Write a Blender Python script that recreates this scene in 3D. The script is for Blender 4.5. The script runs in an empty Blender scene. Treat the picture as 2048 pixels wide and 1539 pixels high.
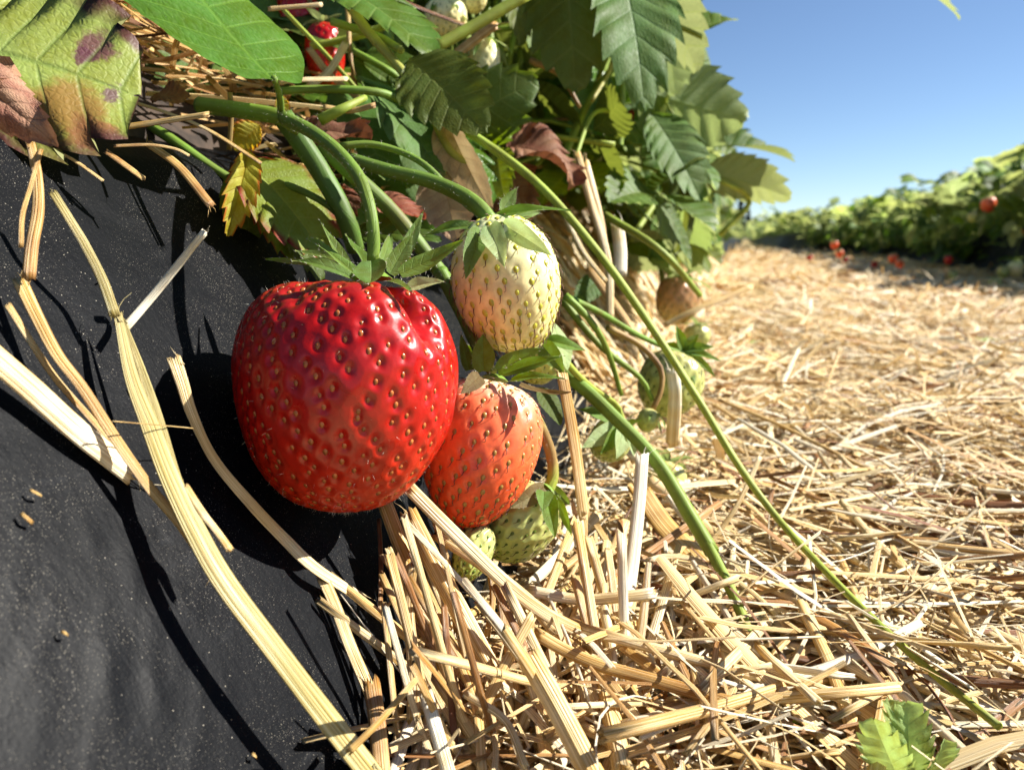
import bpy, math, random
import numpy as np
from mathutils import Vector, Matrix, Quaternion, noise as mnoise

scene = bpy.context.scene
C = scene.collection
R_ = math.radians
rng = np.random.default_rng(7)
random.seed(7)

# ------------------------------------------------------------------ camera
FPX = 1480.0
PITCH = math.atan(294.5 / FPX)
YAW = math.atan(466 / FPX * math.cos(PITCH))
CAM = np.array([0.0, 0.0, 0.10])
cam_data = bpy.data.cameras.new('camera')
cam_data.sensor_width = 36
cam_data.lens = FPX / 2048 * 36
cam_data.clip_start = 0.005
cam_data.clip_end = 800
cam_data.dof.use_dof = True
cam_data.dof.focus_distance = 0.172
cam_data.dof.aperture_fstop = 21.0
cam_ob = bpy.data.objects.new('camera', cam_data)
C.objects.link(cam_ob)
cam_ob.location = CAM
cam_ob.rotation_euler = (math.pi / 2 - PITCH, 0, YAW)
scene.camera = cam_ob

# ------------------------------------------------------------------ light
SUN_AZ, SUN_EL = 27.0, 38.0            # azimuth from +X towards +Y
world = bpy.data.worlds.new('World')
scene.world = world
world.use_nodes = True
wn, wl = world.node_tree.nodes, world.node_tree.links
wn.clear()
sky = wn.new('ShaderNodeTexSky')
sky.sky_type = 'NISHITA'
sky.sun_disc = False
sky.sun_elevation = R_(SUN_EL)
sky.sun_rotation = R_(90 - SUN_AZ)
sky.altitude = 2500
sky.air_density = 1.0
sky.dust_density = 0.0
sky.ozone_density = 3.0
bg = wn.new('ShaderNodeBackground')
bg.inputs['Strength'].default_value = 0.056
wo = wn.new('ShaderNodeOutputWorld')
wl.new(sky.outputs[0], bg.inputs[0])
wl.new(bg.outputs[0], wo.inputs[0])

sun_data = bpy.data.lights.new('sun', 'SUN')
sun_data.energy = 5.0
sun_data.angle = R_(0.53)
sun_data.color = (1.0, 0.95, 0.87)
sun = bpy.data.objects.new('sun', sun_data)
C.objects.link(sun)
SL = np.array([math.cos(R_(SUN_EL)) * math.cos(R_(SUN_AZ)), math.cos(R_(SUN_EL)) * math.sin(R_(SUN_AZ)), math.sin(R_(SUN_EL))])
sun.rotation_euler = Vector(-SL).to_track_quat('-Z', 'Y').to_euler()
sun.location = (3, 2, 4)

scene.view_settings.view_transform = 'Standard'
scene.view_settings.look = 'None'
scene.view_settings.exposure = 1.3
scene.view_settings.gamma = 1.0
scene.view_settings.use_curve_mapping = False
scene.render.engine = 'CYCLES'
cy = scene.cycles
cy.max_bounces = 7
cy.diffuse_bounces = 4
cy.glossy_bounces = 3
cy.transmission_bounces = 4
cy.transparent_max_bounces = 4
cy.caustics_reflective = False
cy.caustics_refractive = False
cy.sample_clamp_indirect = 4.0
cy.use_denoising = True
cy.use_adaptive_sampling = True
cy.adaptive_threshold = 0.01

# ------------------------------------------------------------------ layout helpers
CF = np.array([-math.sin(YAW) * math.cos(PITCH), math.cos(YAW) * math.cos(PITCH), -math.sin(PITCH)])
CR = np.array([math.cos(YAW), math.sin(YAW), 0.0])
CU = np.cross(CR, CF)
def ray(px, py): return CF + CR * (px - 1024) / FPX - CU * (py - 769.5) / FPX
def P(px, py, d): return CAM + ray(px, py) * d
def project(v):
    q = np.asarray(v, float) - CAM
    d = q @ CF
    dd = np.where(np.abs(d) < 1e-6, 1e-6, d)
    return 1024 + (q @ CR) / dd * FPX, 769.5 - (q @ CU) / dd * FPX, d
def unit(v):
    v = np.asarray(v, float); return v / max(np.linalg.norm(v), 1e-12)

TOE_X, SH_X, SH_Z = -0.069, -0.1525, 0.12
SN = unit([SH_Z, 0, TOE_X - SH_X])                 # outward normal of the bed's slope
SP = np.array([TOE_X, 0, 0.0])
def _h(a, b, s):
    n = np.sin(a * 127.1 + b * 311.7 + s * 74.7) * 43758.5453
    return n - np.floor(n)
def vnoise(x, y, s=0):
    x = np.asarray(x, float); y = np.asarray(y, float)
    xi, yi = np.floor(x), np.floor(y); fx, fy = x - xi, y - yi
    fx = fx * fx * (3 - 2 * fx); fy = fy * fy * (3 - 2 * fy)
    return (_h(xi, yi, s) * (1 - fx) + _h(xi + 1, yi, s) * fx) * (1 - fy) + (_h(xi, yi + 1, s) * (1 - fx) + _h(xi + 1, yi + 1, s) * fx) * fy
def slope_z(x): return (TOE_X - x) / (TOE_X - SH_X) * SH_Z
def path_z(x, y):
    x = np.asarray(x, float); y = np.asarray(y, float)
    z = 0.014 * (vnoise(x * 9, y * 9, 1) - .5) + 0.007 * (vnoise(x * 30, y * 30, 2) - .5)
    return z - .007 + 0.022 * np.exp(-((x + .075) / .035) ** 2) * (0.4 + .9 * vnoise(y * 12, y * 0, 5)) + .008 * np.exp(-((x - .6) / .1) ** 2)
def terrain(x, y):
    x = np.asarray(x, float)
    top = SH_Z + 0.085 * (1 - np.exp(-np.maximum(0, SH_X - x) / .08))
    s = np.where(x > SH_X, slope_z(x), top)
    return np.maximum(s, path_z(x, y))
_D = np.geomspace(.05, 40, 9000)
def hit(px, py, lift=0.0):                          # first point of the ray on the terrain raised by lift
    q = CAM[None] + _D[:, None] * ray(px, py)[None]
    below = q[:, 2] < terrain(q[:, 0], q[:, 1]) + lift
    i = int(np.argmax(below)) if below.any() else len(_D) - 1
    return q[i]
def S(px, py, lift=0.0):                            # point on the bed's slope, lifted along its normal
    r = ray(px, py)
    d = np.dot(SP + SN * lift - CAM, SN) / np.dot(r, SN)
    return CAM + r * d

# ------------------------------------------------------------------ mesh helpers
def mk(name, verts, quads=None, tris=None, mat=None, parent=None, origin=None, uv=None, uv2=None, tint=None, smooth=True, matidx=None, link=True):
    v = np.asarray(verts, float)
    if origin is not None: v = v - np.asarray(origin)[None]
    me = bpy.data.meshes.new(name)
    q = np.asarray(quads if quads is not None and len(quads) else np.zeros((0, 4)), int).reshape(-1, 4)
    t = np.asarray(tris if tris is not None and len(tris) else np.zeros((0, 3)), int).reshape(-1, 3)
    loops = np.concatenate([q.ravel(), t.ravel()]).astype(np.int32)
    starts = np.concatenate([np.arange(len(q)) * 4, len(q) * 4 + np.arange(len(t)) * 3]).astype(np.int32)
    me.vertices.add(len(v)); me.vertices.foreach_set('co', v.astype(np.float32).ravel())
    me.loops.add(len(loops)); me.loops.foreach_set('vertex_index', loops)
    me.polygons.add(len(starts)); me.polygons.foreach_set('loop_start', starts)
    if smooth: me.polygons.foreach_set('use_smooth', np.ones(len(starts), bool))
    for nm, a in (('UVMap', uv), ('leafuv', uv2)):
        if a is not None:
            l = me.uv_layers.new(name=nm); l.data.foreach_set('uv', np.asarray(a, np.float32)[loops].ravel())
    if tint is not None:
        at = me.attributes.new('tint', 'FLOAT', 'POINT')
        at.data.foreach_set('value', np.broadcast_to(np.asarray(tint, np.float32), (len(v),)).copy())
    for m in (mat if isinstance(mat, (list, tuple)) else [mat]):
        if m: me.materials.append(m)
    if matidx is not None: me.polygons.foreach_set('material_index', np.asarray(matidx, np.int32))
    me.update(calc_edges=True)
    me.validate()
    if not link: return me
    o = bpy.data.objects.new(name, me); C.objects.link(o)
    if origin is not None and parent is None: o.location = origin
    if parent is not None: o.parent = parent
    return o
def inst(name, me, parent=None, M=None):
    o = bpy.data.objects.new(name, me); C.objects.link(o)
    if parent is not None: o.parent = parent
    if M is not None: o.matrix_local = M
    return o
def thing(name, label, cat, loc=(0, 0, 0), group=None):
    o = bpy.data.objects.new(name, None); C.objects.link(o)
    o.empty_display_size = .01
    o.location = Vector(loc)
    return tag(o, label, cat, group)
def tag(o, label=None, cat=None, group=None, kind=None):
    if label: o['label'] = label
    if cat: o['category'] = cat
    if group: o['group'] = group
    if kind: o['kind'] = kind
    return o
def joinparts(parts):                               # [(verts, quads, tris, uv, tint)] -> one
    V, Q, T, U, A, n = [], [], [], [], [], 0
    for (v, q, t, u, a) in parts:
        V.append(v)
        if q is not None and len(q): Q.append(np.asarray(q) + n)
        if t is not None and len(t): T.append(np.asarray(t) + n)
        U.append(u); A.append(np.broadcast_to(np.asarray(a, float), (len(v),)))
        n += len(v)
    return np.concatenate(V), (np.concatenate(Q) if Q else None), (np.concatenate(T) if T else None), np.concatenate(U), np.concatenate(A)

def spline(pts, n):
    p = np.asarray(pts, float)
    if len(p) == 2: return p[0] + (p[1] - p[0]) * np.linspace(0, 1, n)[:, None]
    e = np.concatenate([[2 * p[0] - p[1]], p, [2 * p[-1] - p[-2]]])
    seg = np.linalg.norm(np.diff(p, axis=0), axis=1); cum = np.concatenate([[0], np.cumsum(seg)])
    s = np.linspace(0, cum[-1] - 1e-9, n)
    i = np.clip(np.searchsorted(cum, s, side='right') - 1, 0, len(p) - 2)
    t = ((s - cum[i]) / np.maximum(seg[i], 1e-9))[:, None]
    a, b, c, d = e[i], e[i + 1], e[i + 2], e[i + 3]
    return .5 * (2 * b + (c - a) * t + (2 * a - 5 * b + 4 * c - d) * t * t + (3 * b - a - 3 * c + d) * t ** 3)
def frames(c, hint):
    t = np.gradient(c, axis=0); t /= np.linalg.norm(t, axis=1)[:, None] + 1e-12
    side = np.cross(t, np.asarray(hint, float)[None]); L = np.linalg.norm(side, axis=1)[:, None]
    side = np.where(L > 1e-4, side / np.maximum(L, 1e-9), np.array([[1.0, 0, 0]]))
    return t, side, np.cross(side, t)
def tube(pts, radii, n=24, k=8, hint=(0, 0, 1), flat=1.0, ridge=0.0, jag=0.0, cap=True, seed=0, twist=0.0):
    """closed tube along a spline; flat < 1 presses it into a ribbon facing hint."""
    rg = np.random.default_rng(seed)
    c = spline(pts, n); t, sd, nm = frames(c, hint)
    rad = np.interp(np.linspace(0, 1, n), np.linspace(0, 1, len(radii)), radii)
    ph = np.arange(k) / k * 2 * math.pi
    rr = 1 + ridge * rg.uniform(-1, 1, k)
    tw = twist * np.linspace(0, 1, n)
    V = np.zeros((n, k, 3))
    for i in range(n):
        x = np.cos(ph) * rr * rad[i]; y = np.sin(ph) * rr * rad[i] * flat
        ca, sa = math.cos(tw[i]), math.sin(tw[i])
        V[i] = c[i] + np.outer(x * ca - y * sa, sd[i]) + np.outer(x * sa + y * ca, nm[i])
    if jag:
        V[0] -= t[0] * (rg.uniform(0, 1, k) * jag * rad[0])[:, None]
        V[-1] += t[-1] * (rg.uniform(0, 1, k) * jag * rad[-1])[:, None]
    V = V.reshape(-1, 3)
    i, j = np.meshgrid(np.arange(n - 1), np.arange(k), indexing='ij')
    a = i * k + j; b = i * k + (j + 1) % k
    Q = np.stack([a, b, b + k, a + k], -1).reshape(-1, 4)
    T = None
    seglen = np.concatenate([[0], np.cumsum(np.linalg.norm(np.diff(c, axis=0), axis=1))])
    uu = np.abs(np.arange(k) / k * 2 - 1)
    U = np.stack([np.tile(uu, n), np.repeat(seglen / max(rad.max(), 1e-6), k)], -1)
    if cap:
        o = len(V)
        V = np.concatenate([V, [c[0] + t[0] * rad[0] * .3, c[-1] - t[-1] * rad[-1] * .3]])
        U = np.concatenate([U, [[.5, 0], [.5, 0]]])
        jj = np.arange(k)
        T = np.concatenate([np.stack([np.full(k, o), (jj + 1) % k, jj], -1),
                            np.stack([np.full(k, o + 1), (n - 1) * k + jj, (n - 1) * k + (jj + 1) % k], -1)])
    return V, Q, T, U
# ------------------------------------------------------------------ materials
class NT:
    def __init__(s, name):
        s.m = bpy.data.materials.new(name); s.m.use_nodes = True
        s.n, s.l = s.m.node_tree.nodes, s.m.node_tree.links
        s.n.clear()
        s.out = s.n.new('ShaderNodeOutputMaterial')
    def new(s, t, **k):
        nd = s.n.new('ShaderNode' + t)
        for a, v in k.items(): setattr(nd, a, v)
        return nd
    def put(s, sock, v):
        if isinstance(v, bpy.types.NodeSocket): s.l.new(v, sock)
        elif isinstance(v, bpy.types.Node): s.l.new(v.outputs[0], sock)
        elif v is not None:
            if sock.type == 'RGBA' and len(v) == 3: v = (*v, 1)
            sock.default_value = v
    def math(s, op, a, b=None, c=None):
        nd = s.new('Math', operation=op)
        s.put(nd.inputs[0], a); s.put(nd.inputs[1], b); s.put(nd.inputs[2], c)
        return nd.outputs[0]
    def mix(s, f, a, b, mode='MIX'):
        nd = s.new('Mix', data_type='RGBA', blend_type=mode)
        s.put(nd.inputs[0], f); s.put(nd.inputs[6], a); s.put(nd.inputs[7], b)
        return nd.outputs[2]
    def rng(s, v, a, b, c=0., d=1., smooth=True):
        nd = s.new('MapRange', interpolation_type='SMOOTHSTEP' if smooth else 'LINEAR')
        for i, x in enumerate((v, a, b, c, d)): s.put(nd.inputs[i], x)
        return nd.outputs[0]
    def noise(s, vec, scale, detail=3., rough=.55, out=0):
        nd = s.new('TexNoise'); s.put(nd.inputs['Vector'], vec)
        nd.inputs['Scale'].default_value = scale; nd.inputs['Detail'].default_value = detail; nd.inputs['Roughness'].default_value = rough
        return nd.outputs[out]
    def voro(s, vec, scale, feature='F1', rand=1.):
        nd = s.new('TexVoronoi', feature=feature); s.put(nd.inputs['Vector'], vec)
        nd.inputs['Scale'].default_value = scale; nd.inputs['Randomness'].default_value = rand
        return nd.outputs['Distance']
    def ramp(s, f, stops):
        nd = s.new('ValToRGB'); s.put(nd.inputs[0], f)
        el = nd.color_ramp.elements
        while len(el) < len(stops): el.new(.5)
        for e, (p, c) in zip(el, stops): e.position = p; e.color = (*c, 1)
        return nd.outputs[0]
    def vmul(s, vec, k):
        nd = s.new('VectorMath', operation='MULTIPLY'); s.put(nd.inputs[0], vec); nd.inputs[1].default_value = k
        return nd.outputs[0]
    def vadd(s, a, b):
        nd = s.new('VectorMath', operation='ADD'); s.put(nd.inputs[0], a); s.put(nd.inputs[1], b)
        return nd.outputs[0]
    def comb(s, x, y, z):
        nd = s.new('CombineXYZ')
        for i, v in enumerate((x, y, z)): s.put(nd.inputs[i], v)
        return nd.outputs[0]
    def attr(s, n, out='Fac'):
        return s.new('Attribute', attribute_name=n).outputs[out]
    def uv(s, n):
        return s.new('UVMap', uv_map=n).outputs[0]
    def sep(s, v):
        nd = s.new('SeparateXYZ'); s.put(nd.inputs[0], v); return nd.outputs
    def obj(s): return s.new('TexCoord').outputs['Object']
    def rand(s): return s.new('ObjectInfo').outputs['Random']
    def bump(s, h, strength, dist, normal=None):
        nd = s.new('Bump'); nd.inputs['Strength'].default_value = strength; nd.inputs['Distance'].default_value = dist
        s.put(nd.inputs['Height'], h)
        if normal is not None: s.put(nd.inputs['Normal'], normal)
        return nd.outputs[0]
    def hsv(s, col, h=.5, sa=1., v=1.):
        nd = s.new('HueSaturation')
        s.put(nd.inputs['Hue'], h); s.put(nd.inputs['Saturation'], sa); s.put(nd.inputs['Value'], v); s.put(nd.inputs['Color'], col)
        return nd.outputs[0]
    def bsdf(s, **k):
        nd = s.new('BsdfPrincipled')
        for a, v in k.items(): s.put(nd.inputs[a.replace('_', ' ')], v)
        return nd.outputs[0]
    def done(s, sh):
        s.l.new(sh, s.out.inputs[0]); return s.m

def straw_mat(name='straw', stops=None, trans=.12):
    t = NT(name)
    uv = t.uv('UVMap'); ti = t.attr('tint')
    sx = t.sep(uv)
    off = t.math('MULTIPLY', sx[1], .0007)
    v1 = t.comb(t.math('MULTIPLY', sx[0], 9.), t.math('MULTIPLY', sx[1], .03), off)
    streak = t.noise(v1, 1.6, 2., .5)
    v2 = t.comb(t.math('MULTIPLY', sx[0], 1.), t.math('MULTIPLY', sx[1], .16), off)
    blotch = t.noise(v2, 1., 3., .6)
    base = t.ramp(ti, stops or [(0., (.22, .09, .035)), (.18, (.44, .24, .08)), (.5, (.78, .54, .20)), (.8, (.92, .74, .39)), (1., (.95, .88, .67))])
    col = t.mix(t.rng(streak, .38, .68), t.hsv(base, .49, 1.12, .84), t.hsv(base, .505, .9, 1.12))
    col = t.mix(t.math('MULTIPLY', t.rng(blotch, .58, .8), .4), col, (.34, .19, .07))
    fine = t.noise(t.comb(t.math('MULTIPLY', sx[0], 24.), t.math('MULTIPLY', sx[1], .012), off), 1., 1.5, .6)
    col = t.mix(t.rng(fine, .40, .62), t.hsv(col, .495, 1.12, .80), t.hsv(col, .5, .92, 1.10))
    h = t.math('ADD', streak, t.math('MULTIPLY', fine, .9))
    n = t.bump(h, .7, .0005)
    p = t.bsdf(Base_Color=col, Roughness=.42, Normal=n, Specular_IOR_Level=.45)
    tr = t.new('BsdfTranslucent'); t.put(tr.inputs[0], t.hsv(col, .505, .95, 1.))
    mx = t.new('MixShader'); mx.inputs[0].default_value = trans
    t.l.new(p, mx.inputs[1]); t.l.new(tr.outputs[0], mx.inputs[2])
    return t.done(mx.outputs[0])
M_STRAW = straw_mat()
M_GREENSTRAW = straw_mat('greenish_straw', [(0., (.30, .26, .08)), (.5, (.50, .42, .16)), (1., (.66, .58, .32))])

def stem_mat():
    t = NT('green_stem')
    uv = t.uv('UVMap'); ti = t.attr('tint'); ob = t.obj()
    base = t.ramp(ti, [(0., (.065, .125, .018)), (.35, (.15, .24, .03)), (.6, (.30, .36, .05)), (.8, (.28, .20, .06)), (1., (.26, .09, .05))])
    nz = t.noise(ob, 90., 4.)
    col = t.hsv(base, t.rng(nz, .3, .7, .485, .51), 1., t.rng(nz, .3, .7, .75, 1.2))
    col = t.mix(t.math('MULTIPLY', t.rng(t.noise(ob, 38., 4., .65), .55, .75), .35), col, (.20, .085, .03))
    sx = t.sep(uv)
    st = t.noise(t.comb(t.math('MULTIPLY', sx[0], 8.), t.math('MULTIPLY', sx[1], .1), 0.), 1., 3.)
    n = t.bump(t.math('ADD', t.math('MULTIPLY', nz, .5), st), .5, .0004)
    return t.done(t.bsdf(Base_Color=col, Roughness=.55, Specular_IOR_Level=.3, Normal=n, Subsurface_Weight=.15, Subsurface_Radius=(.6, 1., .2), Subsurface_Scale=.001))
M_STEM = stem_mat()

def leaf_mat(name, top, under, vein, trans=.38, bmp=.45, spots=None, edge=None, dead=False, rough=.5, vary=.25, transcol=None, dust=0.):
    t = NT(name)
    uv = t.sep(t.uv('UVMap')); luv = t.uv('leafuv'); ls = t.sep(luv)
    rd = t.rand()
    fr = t.math('ABSOLUTE', t.math('SUBTRACT', t.math('FRACT', t.math('ADD', uv[0], .5)), .5))
    lat = t.rng(fr, .0, .10, 1., 0.)
    lat = t.math('MULTIPLY', lat, t.rng(uv[1], .75, 1., 1., .2))
    mid = t.rng(uv[1], .0, .055, 1., 0.)
    vm = t.math('MAXIMUM', lat, mid)
    lo = t.vadd(luv, t.comb(rd, t.math('MULTIPLY', rd, 7.3), 0.))
    ret = t.voro(lo, 30., 'DISTANCE_TO_EDGE')
    retm = t.rng(ret, 0., .12, 1., 0.)
    big = t.noise(lo, 3.2, 4., .6)
    small = t.noise(lo, 40., 3., .6)
    c = t.mix(t.rng(big, .32, .68), t.hsv(top, .485, 1.1, .8), t.hsv(top, .515, .95, 1.2))
    c = t.mix(t.math('MULTIPLY', t.rng(small, .35, .7), .25), c, t.hsv(top, .5, .8, 1.5))
    if spots:
        for (sx, sy, r, col) in spots:
            dv = t.new('VectorMath', operation='DISTANCE'); t.put(dv.inputs[0], luv); dv.inputs[1].default_value = (sx, sy, 0)
            dist = t.math('ADD', dv.outputs['Value'], t.math('MULTIPLY', t.math('SUBTRACT', t.noise(luv, 9., 4., .65), .5), .22))
            c = t.mix(t.rng(dist, r * .55, r * 1.15, .92, 0.), c, col)
    if edge:
        ev = t.math('ADD', uv[1], t.math('MULTIPLY', t.math('SUBTRACT', big, .5), .8))
        c = t.mix(t.rng(ev, .72, 1.02), c, edge)
    under_c = t.mix(t.rng(small, .3, .7), t.hsv(under, .5, 1., .85), under)
    geo = t.new('NewGeometry')
    bf = geo.outputs['Backfacing']
    cc = t.mix(bf, c, under_c)
    cc = t.mix(t.math('MULTIPLY', vm, .5), cc, vein)
    cc = t.mix(t.math('MULTIPLY', retm, .10), cc, t.hsv(top, .5, 1., .45))
    if dust: cc = t.mix(t.rng(t.noise(luv, 130., 2., .7), .66, .74, 0., dust), cc, (.5, .47, .40))
    cc = t.hsv(cc, t.rng(rd, 0., 1., .5 - vary * .07, .5 + vary * .06, False), t.rng(t.math('FRACT', t.math('MULTIPLY', rd, 5.7)), 0., 1., 1 - vary * .5, 1 + vary * .2, False), t.rng(t.math('FRACT', t.math('MULTIPLY', rd, 13.3)), 0., 1., 1 - vary, 1 + vary, False))
    hgt = t.math('SUBTRACT', t.math('MULTIPLY', t.rng(ret, 0., .3), .35 if not dead else .6), t.math('MULTIPLY', vm, .8))
    hgt = t.math('ADD', hgt, t.math('MULTIPLY', small, .25))
    n = t.bump(hgt, bmp, .0004)
    p = t.bsdf(Base_Color=cc, Roughness=t.rng(small, .3, .7, rough - .06, rough + .1), Normal=n, Specular_IOR_Level=.24 if not dead else .15)
    tr = t.new('BsdfTranslucent'); t.put(tr.inputs[0], t.hsv(cc, .48, 1.15, 2.0) if transcol is None else t.mix(.5, t.hsv(cc, .5, 1.1, 1.5), transcol))
    mx = t.new('MixShader'); mx.inputs[0].default_value = trans
    t.l.new(p, mx.inputs[1]); t.l.new(tr.outputs[0], mx.inputs[2])
    return t.done(mx.outputs[0])
G_UNDER = (.20, .25, .11)
M_LEAF = leaf_mat('leaf_green', (.074, .142, .014), (.22, .29, .11), (.18, .26, .06), trans=.36)
M_LEAF_BRIGHT = leaf_mat('leaf_bright_green', (.072, .160, .010), G_UNDER, (.14, .27, .03), trans=.30, bmp=.5, vary=.05, rough=.36, dust=.35)
M_LEAF_DARK = leaf_mat('leaf_blue_green', (.072, .135, .024), (.15, .2, .09), (.12, .2, .08), trans=.25, vary=.12, rough=.6, dust=.3)
M_LEAF_YELLOW = leaf_mat('leaf_yellow_green', (.20, .26, .03), (.25, .28, .06), (.30, .34, .06), trans=.42, vary=.12, edge=(.25, .04, .02))
M_LEAF_OLIVE = leaf_mat('leaf_olive', (.082, .115, .014), (.10, .13, .03), (.14, .17, .04), trans=.35, vary=.1)
M_LEAF_OLD = leaf_mat('leaf_old_spotted', (.22, .26, .045), (.25, .25, .1), (.10, .16, .03), trans=.15, vary=.05, rough=.5, dust=.6, edge=(.085, .03, .025),
    spots=[(.31, .79, .10, (.13, .045, .055)), (.37, .74, .06, (.10, .03, .045)), (.72, .74, .20, (.24, .13, .03)), (.84, .86, .13, (.22, .09, .035)), (.55, .90, .055, (.12, .06, .07)), (.15, .97, .09, (.10, .035, .035))])
M_LEAF_DEAD = leaf_mat('leaf_dead_brown', (.20, .085, .04), (.16, .08, .045), (.10, .045, .02), trans=.18, dead=True, rough=.6, vary=.2, transcol=(.35, .08, .02))
M_LEAF_BROWN = leaf_mat('leaf_dry_brown', (.30, .16, .095), (.28, .15, .09), (.14, .07, .04), trans=.1, dead=True, rough=.6, vary=.1, transcol=(.35, .15, .05))
M_LEAF_ROW = leaf_mat('leaf_row_green', (.085, .165, .022), (.25, .31, .12), (.18, .26, .06), trans=.55)
M_LEAF_TAN = leaf_mat('leaf_dead_tan', (.42, .29, .16), (.34, .32, .22), (.28, .18, .09), trans=.2, dead=True, rough=.6, vary=.1, transcol=(.5, .34, .15))
M_LEAF_RED = leaf_mat('leaf_red', (.28, .075, .04), (.26, .1, .06), (.3, .12, .06), trans=.35, vary=.15, transcol=(.6, .1, .04))
M_LEAF_ORANGE = leaf_mat('leaf_yellow_orange', (.42, .38, .04), (.45, .38, .05), (.4, .25, .03), trans=.45, vary=.1, edge=(.45, .10, .01), transcol=(.8, .4, .02))
M_SEPAL = leaf_mat('sepal_green', (.12, .205, .026), (.22, .29, .12), (.15, .24, .06), trans=.3, vary=.15, rough=.45)
M_SEPAL_PALE = leaf_mat('sepal_pale_green', (.34, .44, .19), (.38, .46, .24), (.4, .5, .25), trans=.3, vary=.05, rough=.5)
M_SPROUT = leaf_mat('seedling_green', (.30, .42, .13), (.28, .40, .15), (.36, .48, .18), trans=.28, vary=.1, rough=.6)
M_SEPAL_BROWN = leaf_mat('sepal_brown_green', (.14, .11, .035), (.22, .16, .09), (.18, .12, .05), trans=.3, vary=.1, rough=.5)

def fruit_mat(name, stops, rough=.31, sss=.12, noise_amt=.25, rad=(1., .25, .12)):
    """tint runs from the calyx (0) to the tip (1)."""
    t = NT(name)
    ob = t.obj(); ti = t.attr('tint')
    nz = t.noise(ob, 55., 4., .6)
    f = t.math('ADD', ti, t.math('MULTIPLY', t.math('SUBTRACT', nz, .5), noise_amt))
    col = t.ramp(f, stops)
    fine = t.noise(ob, 420., 3., .6)
    n = t.bump(t.math('ADD', t.noise(ob, 260., 3.), t.math('MULTIPLY', fine, .25)), .22, .0006)
    col = t.hsv(col, .5, 1., t.rng(fine, .3, .7, .86, 1.1))
    col = t.mix(t.math('MULTIPLY', t.rng(t.voro(ob, 900.), .02, .09, .55, 0.), t.rng(t.noise(ob, 60., 3.), .5, .65)), col, (.6, .45, .3))
    return t.done(t.bsdf(Base_Color=col, Roughness=t.rng(t.noise(ob, 180., 3.), .3, .7, rough - .05, rough + .1), Normal=n, Specular_IOR_Level=.36,
                         Subsurface_Weight=sss, Subsurface_Radius=rad, Subsurface_Scale=.0016, Coat_Weight=.16, Coat_Roughness=.10))
M_RED = fruit_mat('ripe_red_flesh', [(0., (.30, .010, .006)), (.15, (.34, .004, .004)), (.6, (.42, .007, .003)), (1., (.52, .03, .004))], sss=.06)
M_CORAL = fruit_mat('coral_flesh', [(0., (.80, .55, .36)), (.07, (.78, .45, .28)), (.17, (.86, .21, .09)), (.5, (.84, .14, .042)), (1., (.76, .055, .010))], noise_amt=.07, sss=.25, rad=(1., .4, .15))
M_WHITE = fruit_mat('white_flesh', [(0., (.72, .78, .34)), (.3, (.80, .78, .42)), (.6, (.80, .68, .33)), (1., (.76, .70, .30))], sss=.2, rad=(1., .9, .6))
M_GREEN = fruit_mat('unripe_green_flesh', [(0., (.50, .42, .17)), (.3, (.48, .50, .17)), (1., (.36, .43, .08))], sss=.25, rad=(.8, 1., .3))
M_PEACH = fruit_mat('peach_flesh', [(0., (.40, .20, .10)), (.5, (.42, .24, .10)), (1., (.38, .30, .08))], sss=.2)

def plain(name, col, rough=.4, var=.3, scale=300., spec=.5, sss=0.):
    t = NT(name); ob = t.obj()
    nz = t.noise(ob, scale, 3.); rd = t.rand()
    c = t.hsv(col, .5, 1., t.math('ADD', t.rng(nz, .3, .7, 1 - var, 1 + var), t.math('MULTIPLY', t.math('SUBTRACT', rd, .5), var)))
    return t.done(t.bsdf(Base_Color=c, Roughness=rough, Normal=t.bump(nz, .3, .0003), Specular_IOR_Level=spec))
M_SEED_RED = plain('seed_amber', (.40, .12, .03), .25, .5)
M_SEED_CORAL = plain('seed_olive_brown', (.34, .19, .04), .3, .4)
M_SEED_GREEN = plain('seed_yellow_green', (.48, .46, .05), .3, .3)
M_SEED_DKGREEN = plain('seed_dark_green', (.10, .15, .015), .3, .3)
M_STYLE = plain('seed_style_brown', (.10, .03, .015), .5, .3)
M_HAIR = plain('fine_hair', (.62, .60, .48), .5, .1)
M_SOIL = plain('dark_soil', (.045, .028, .018), .9, .5, 120.)
M_PETAL = plain('dried_stamen', (.30, .11, .05), .6, .3)

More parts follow.
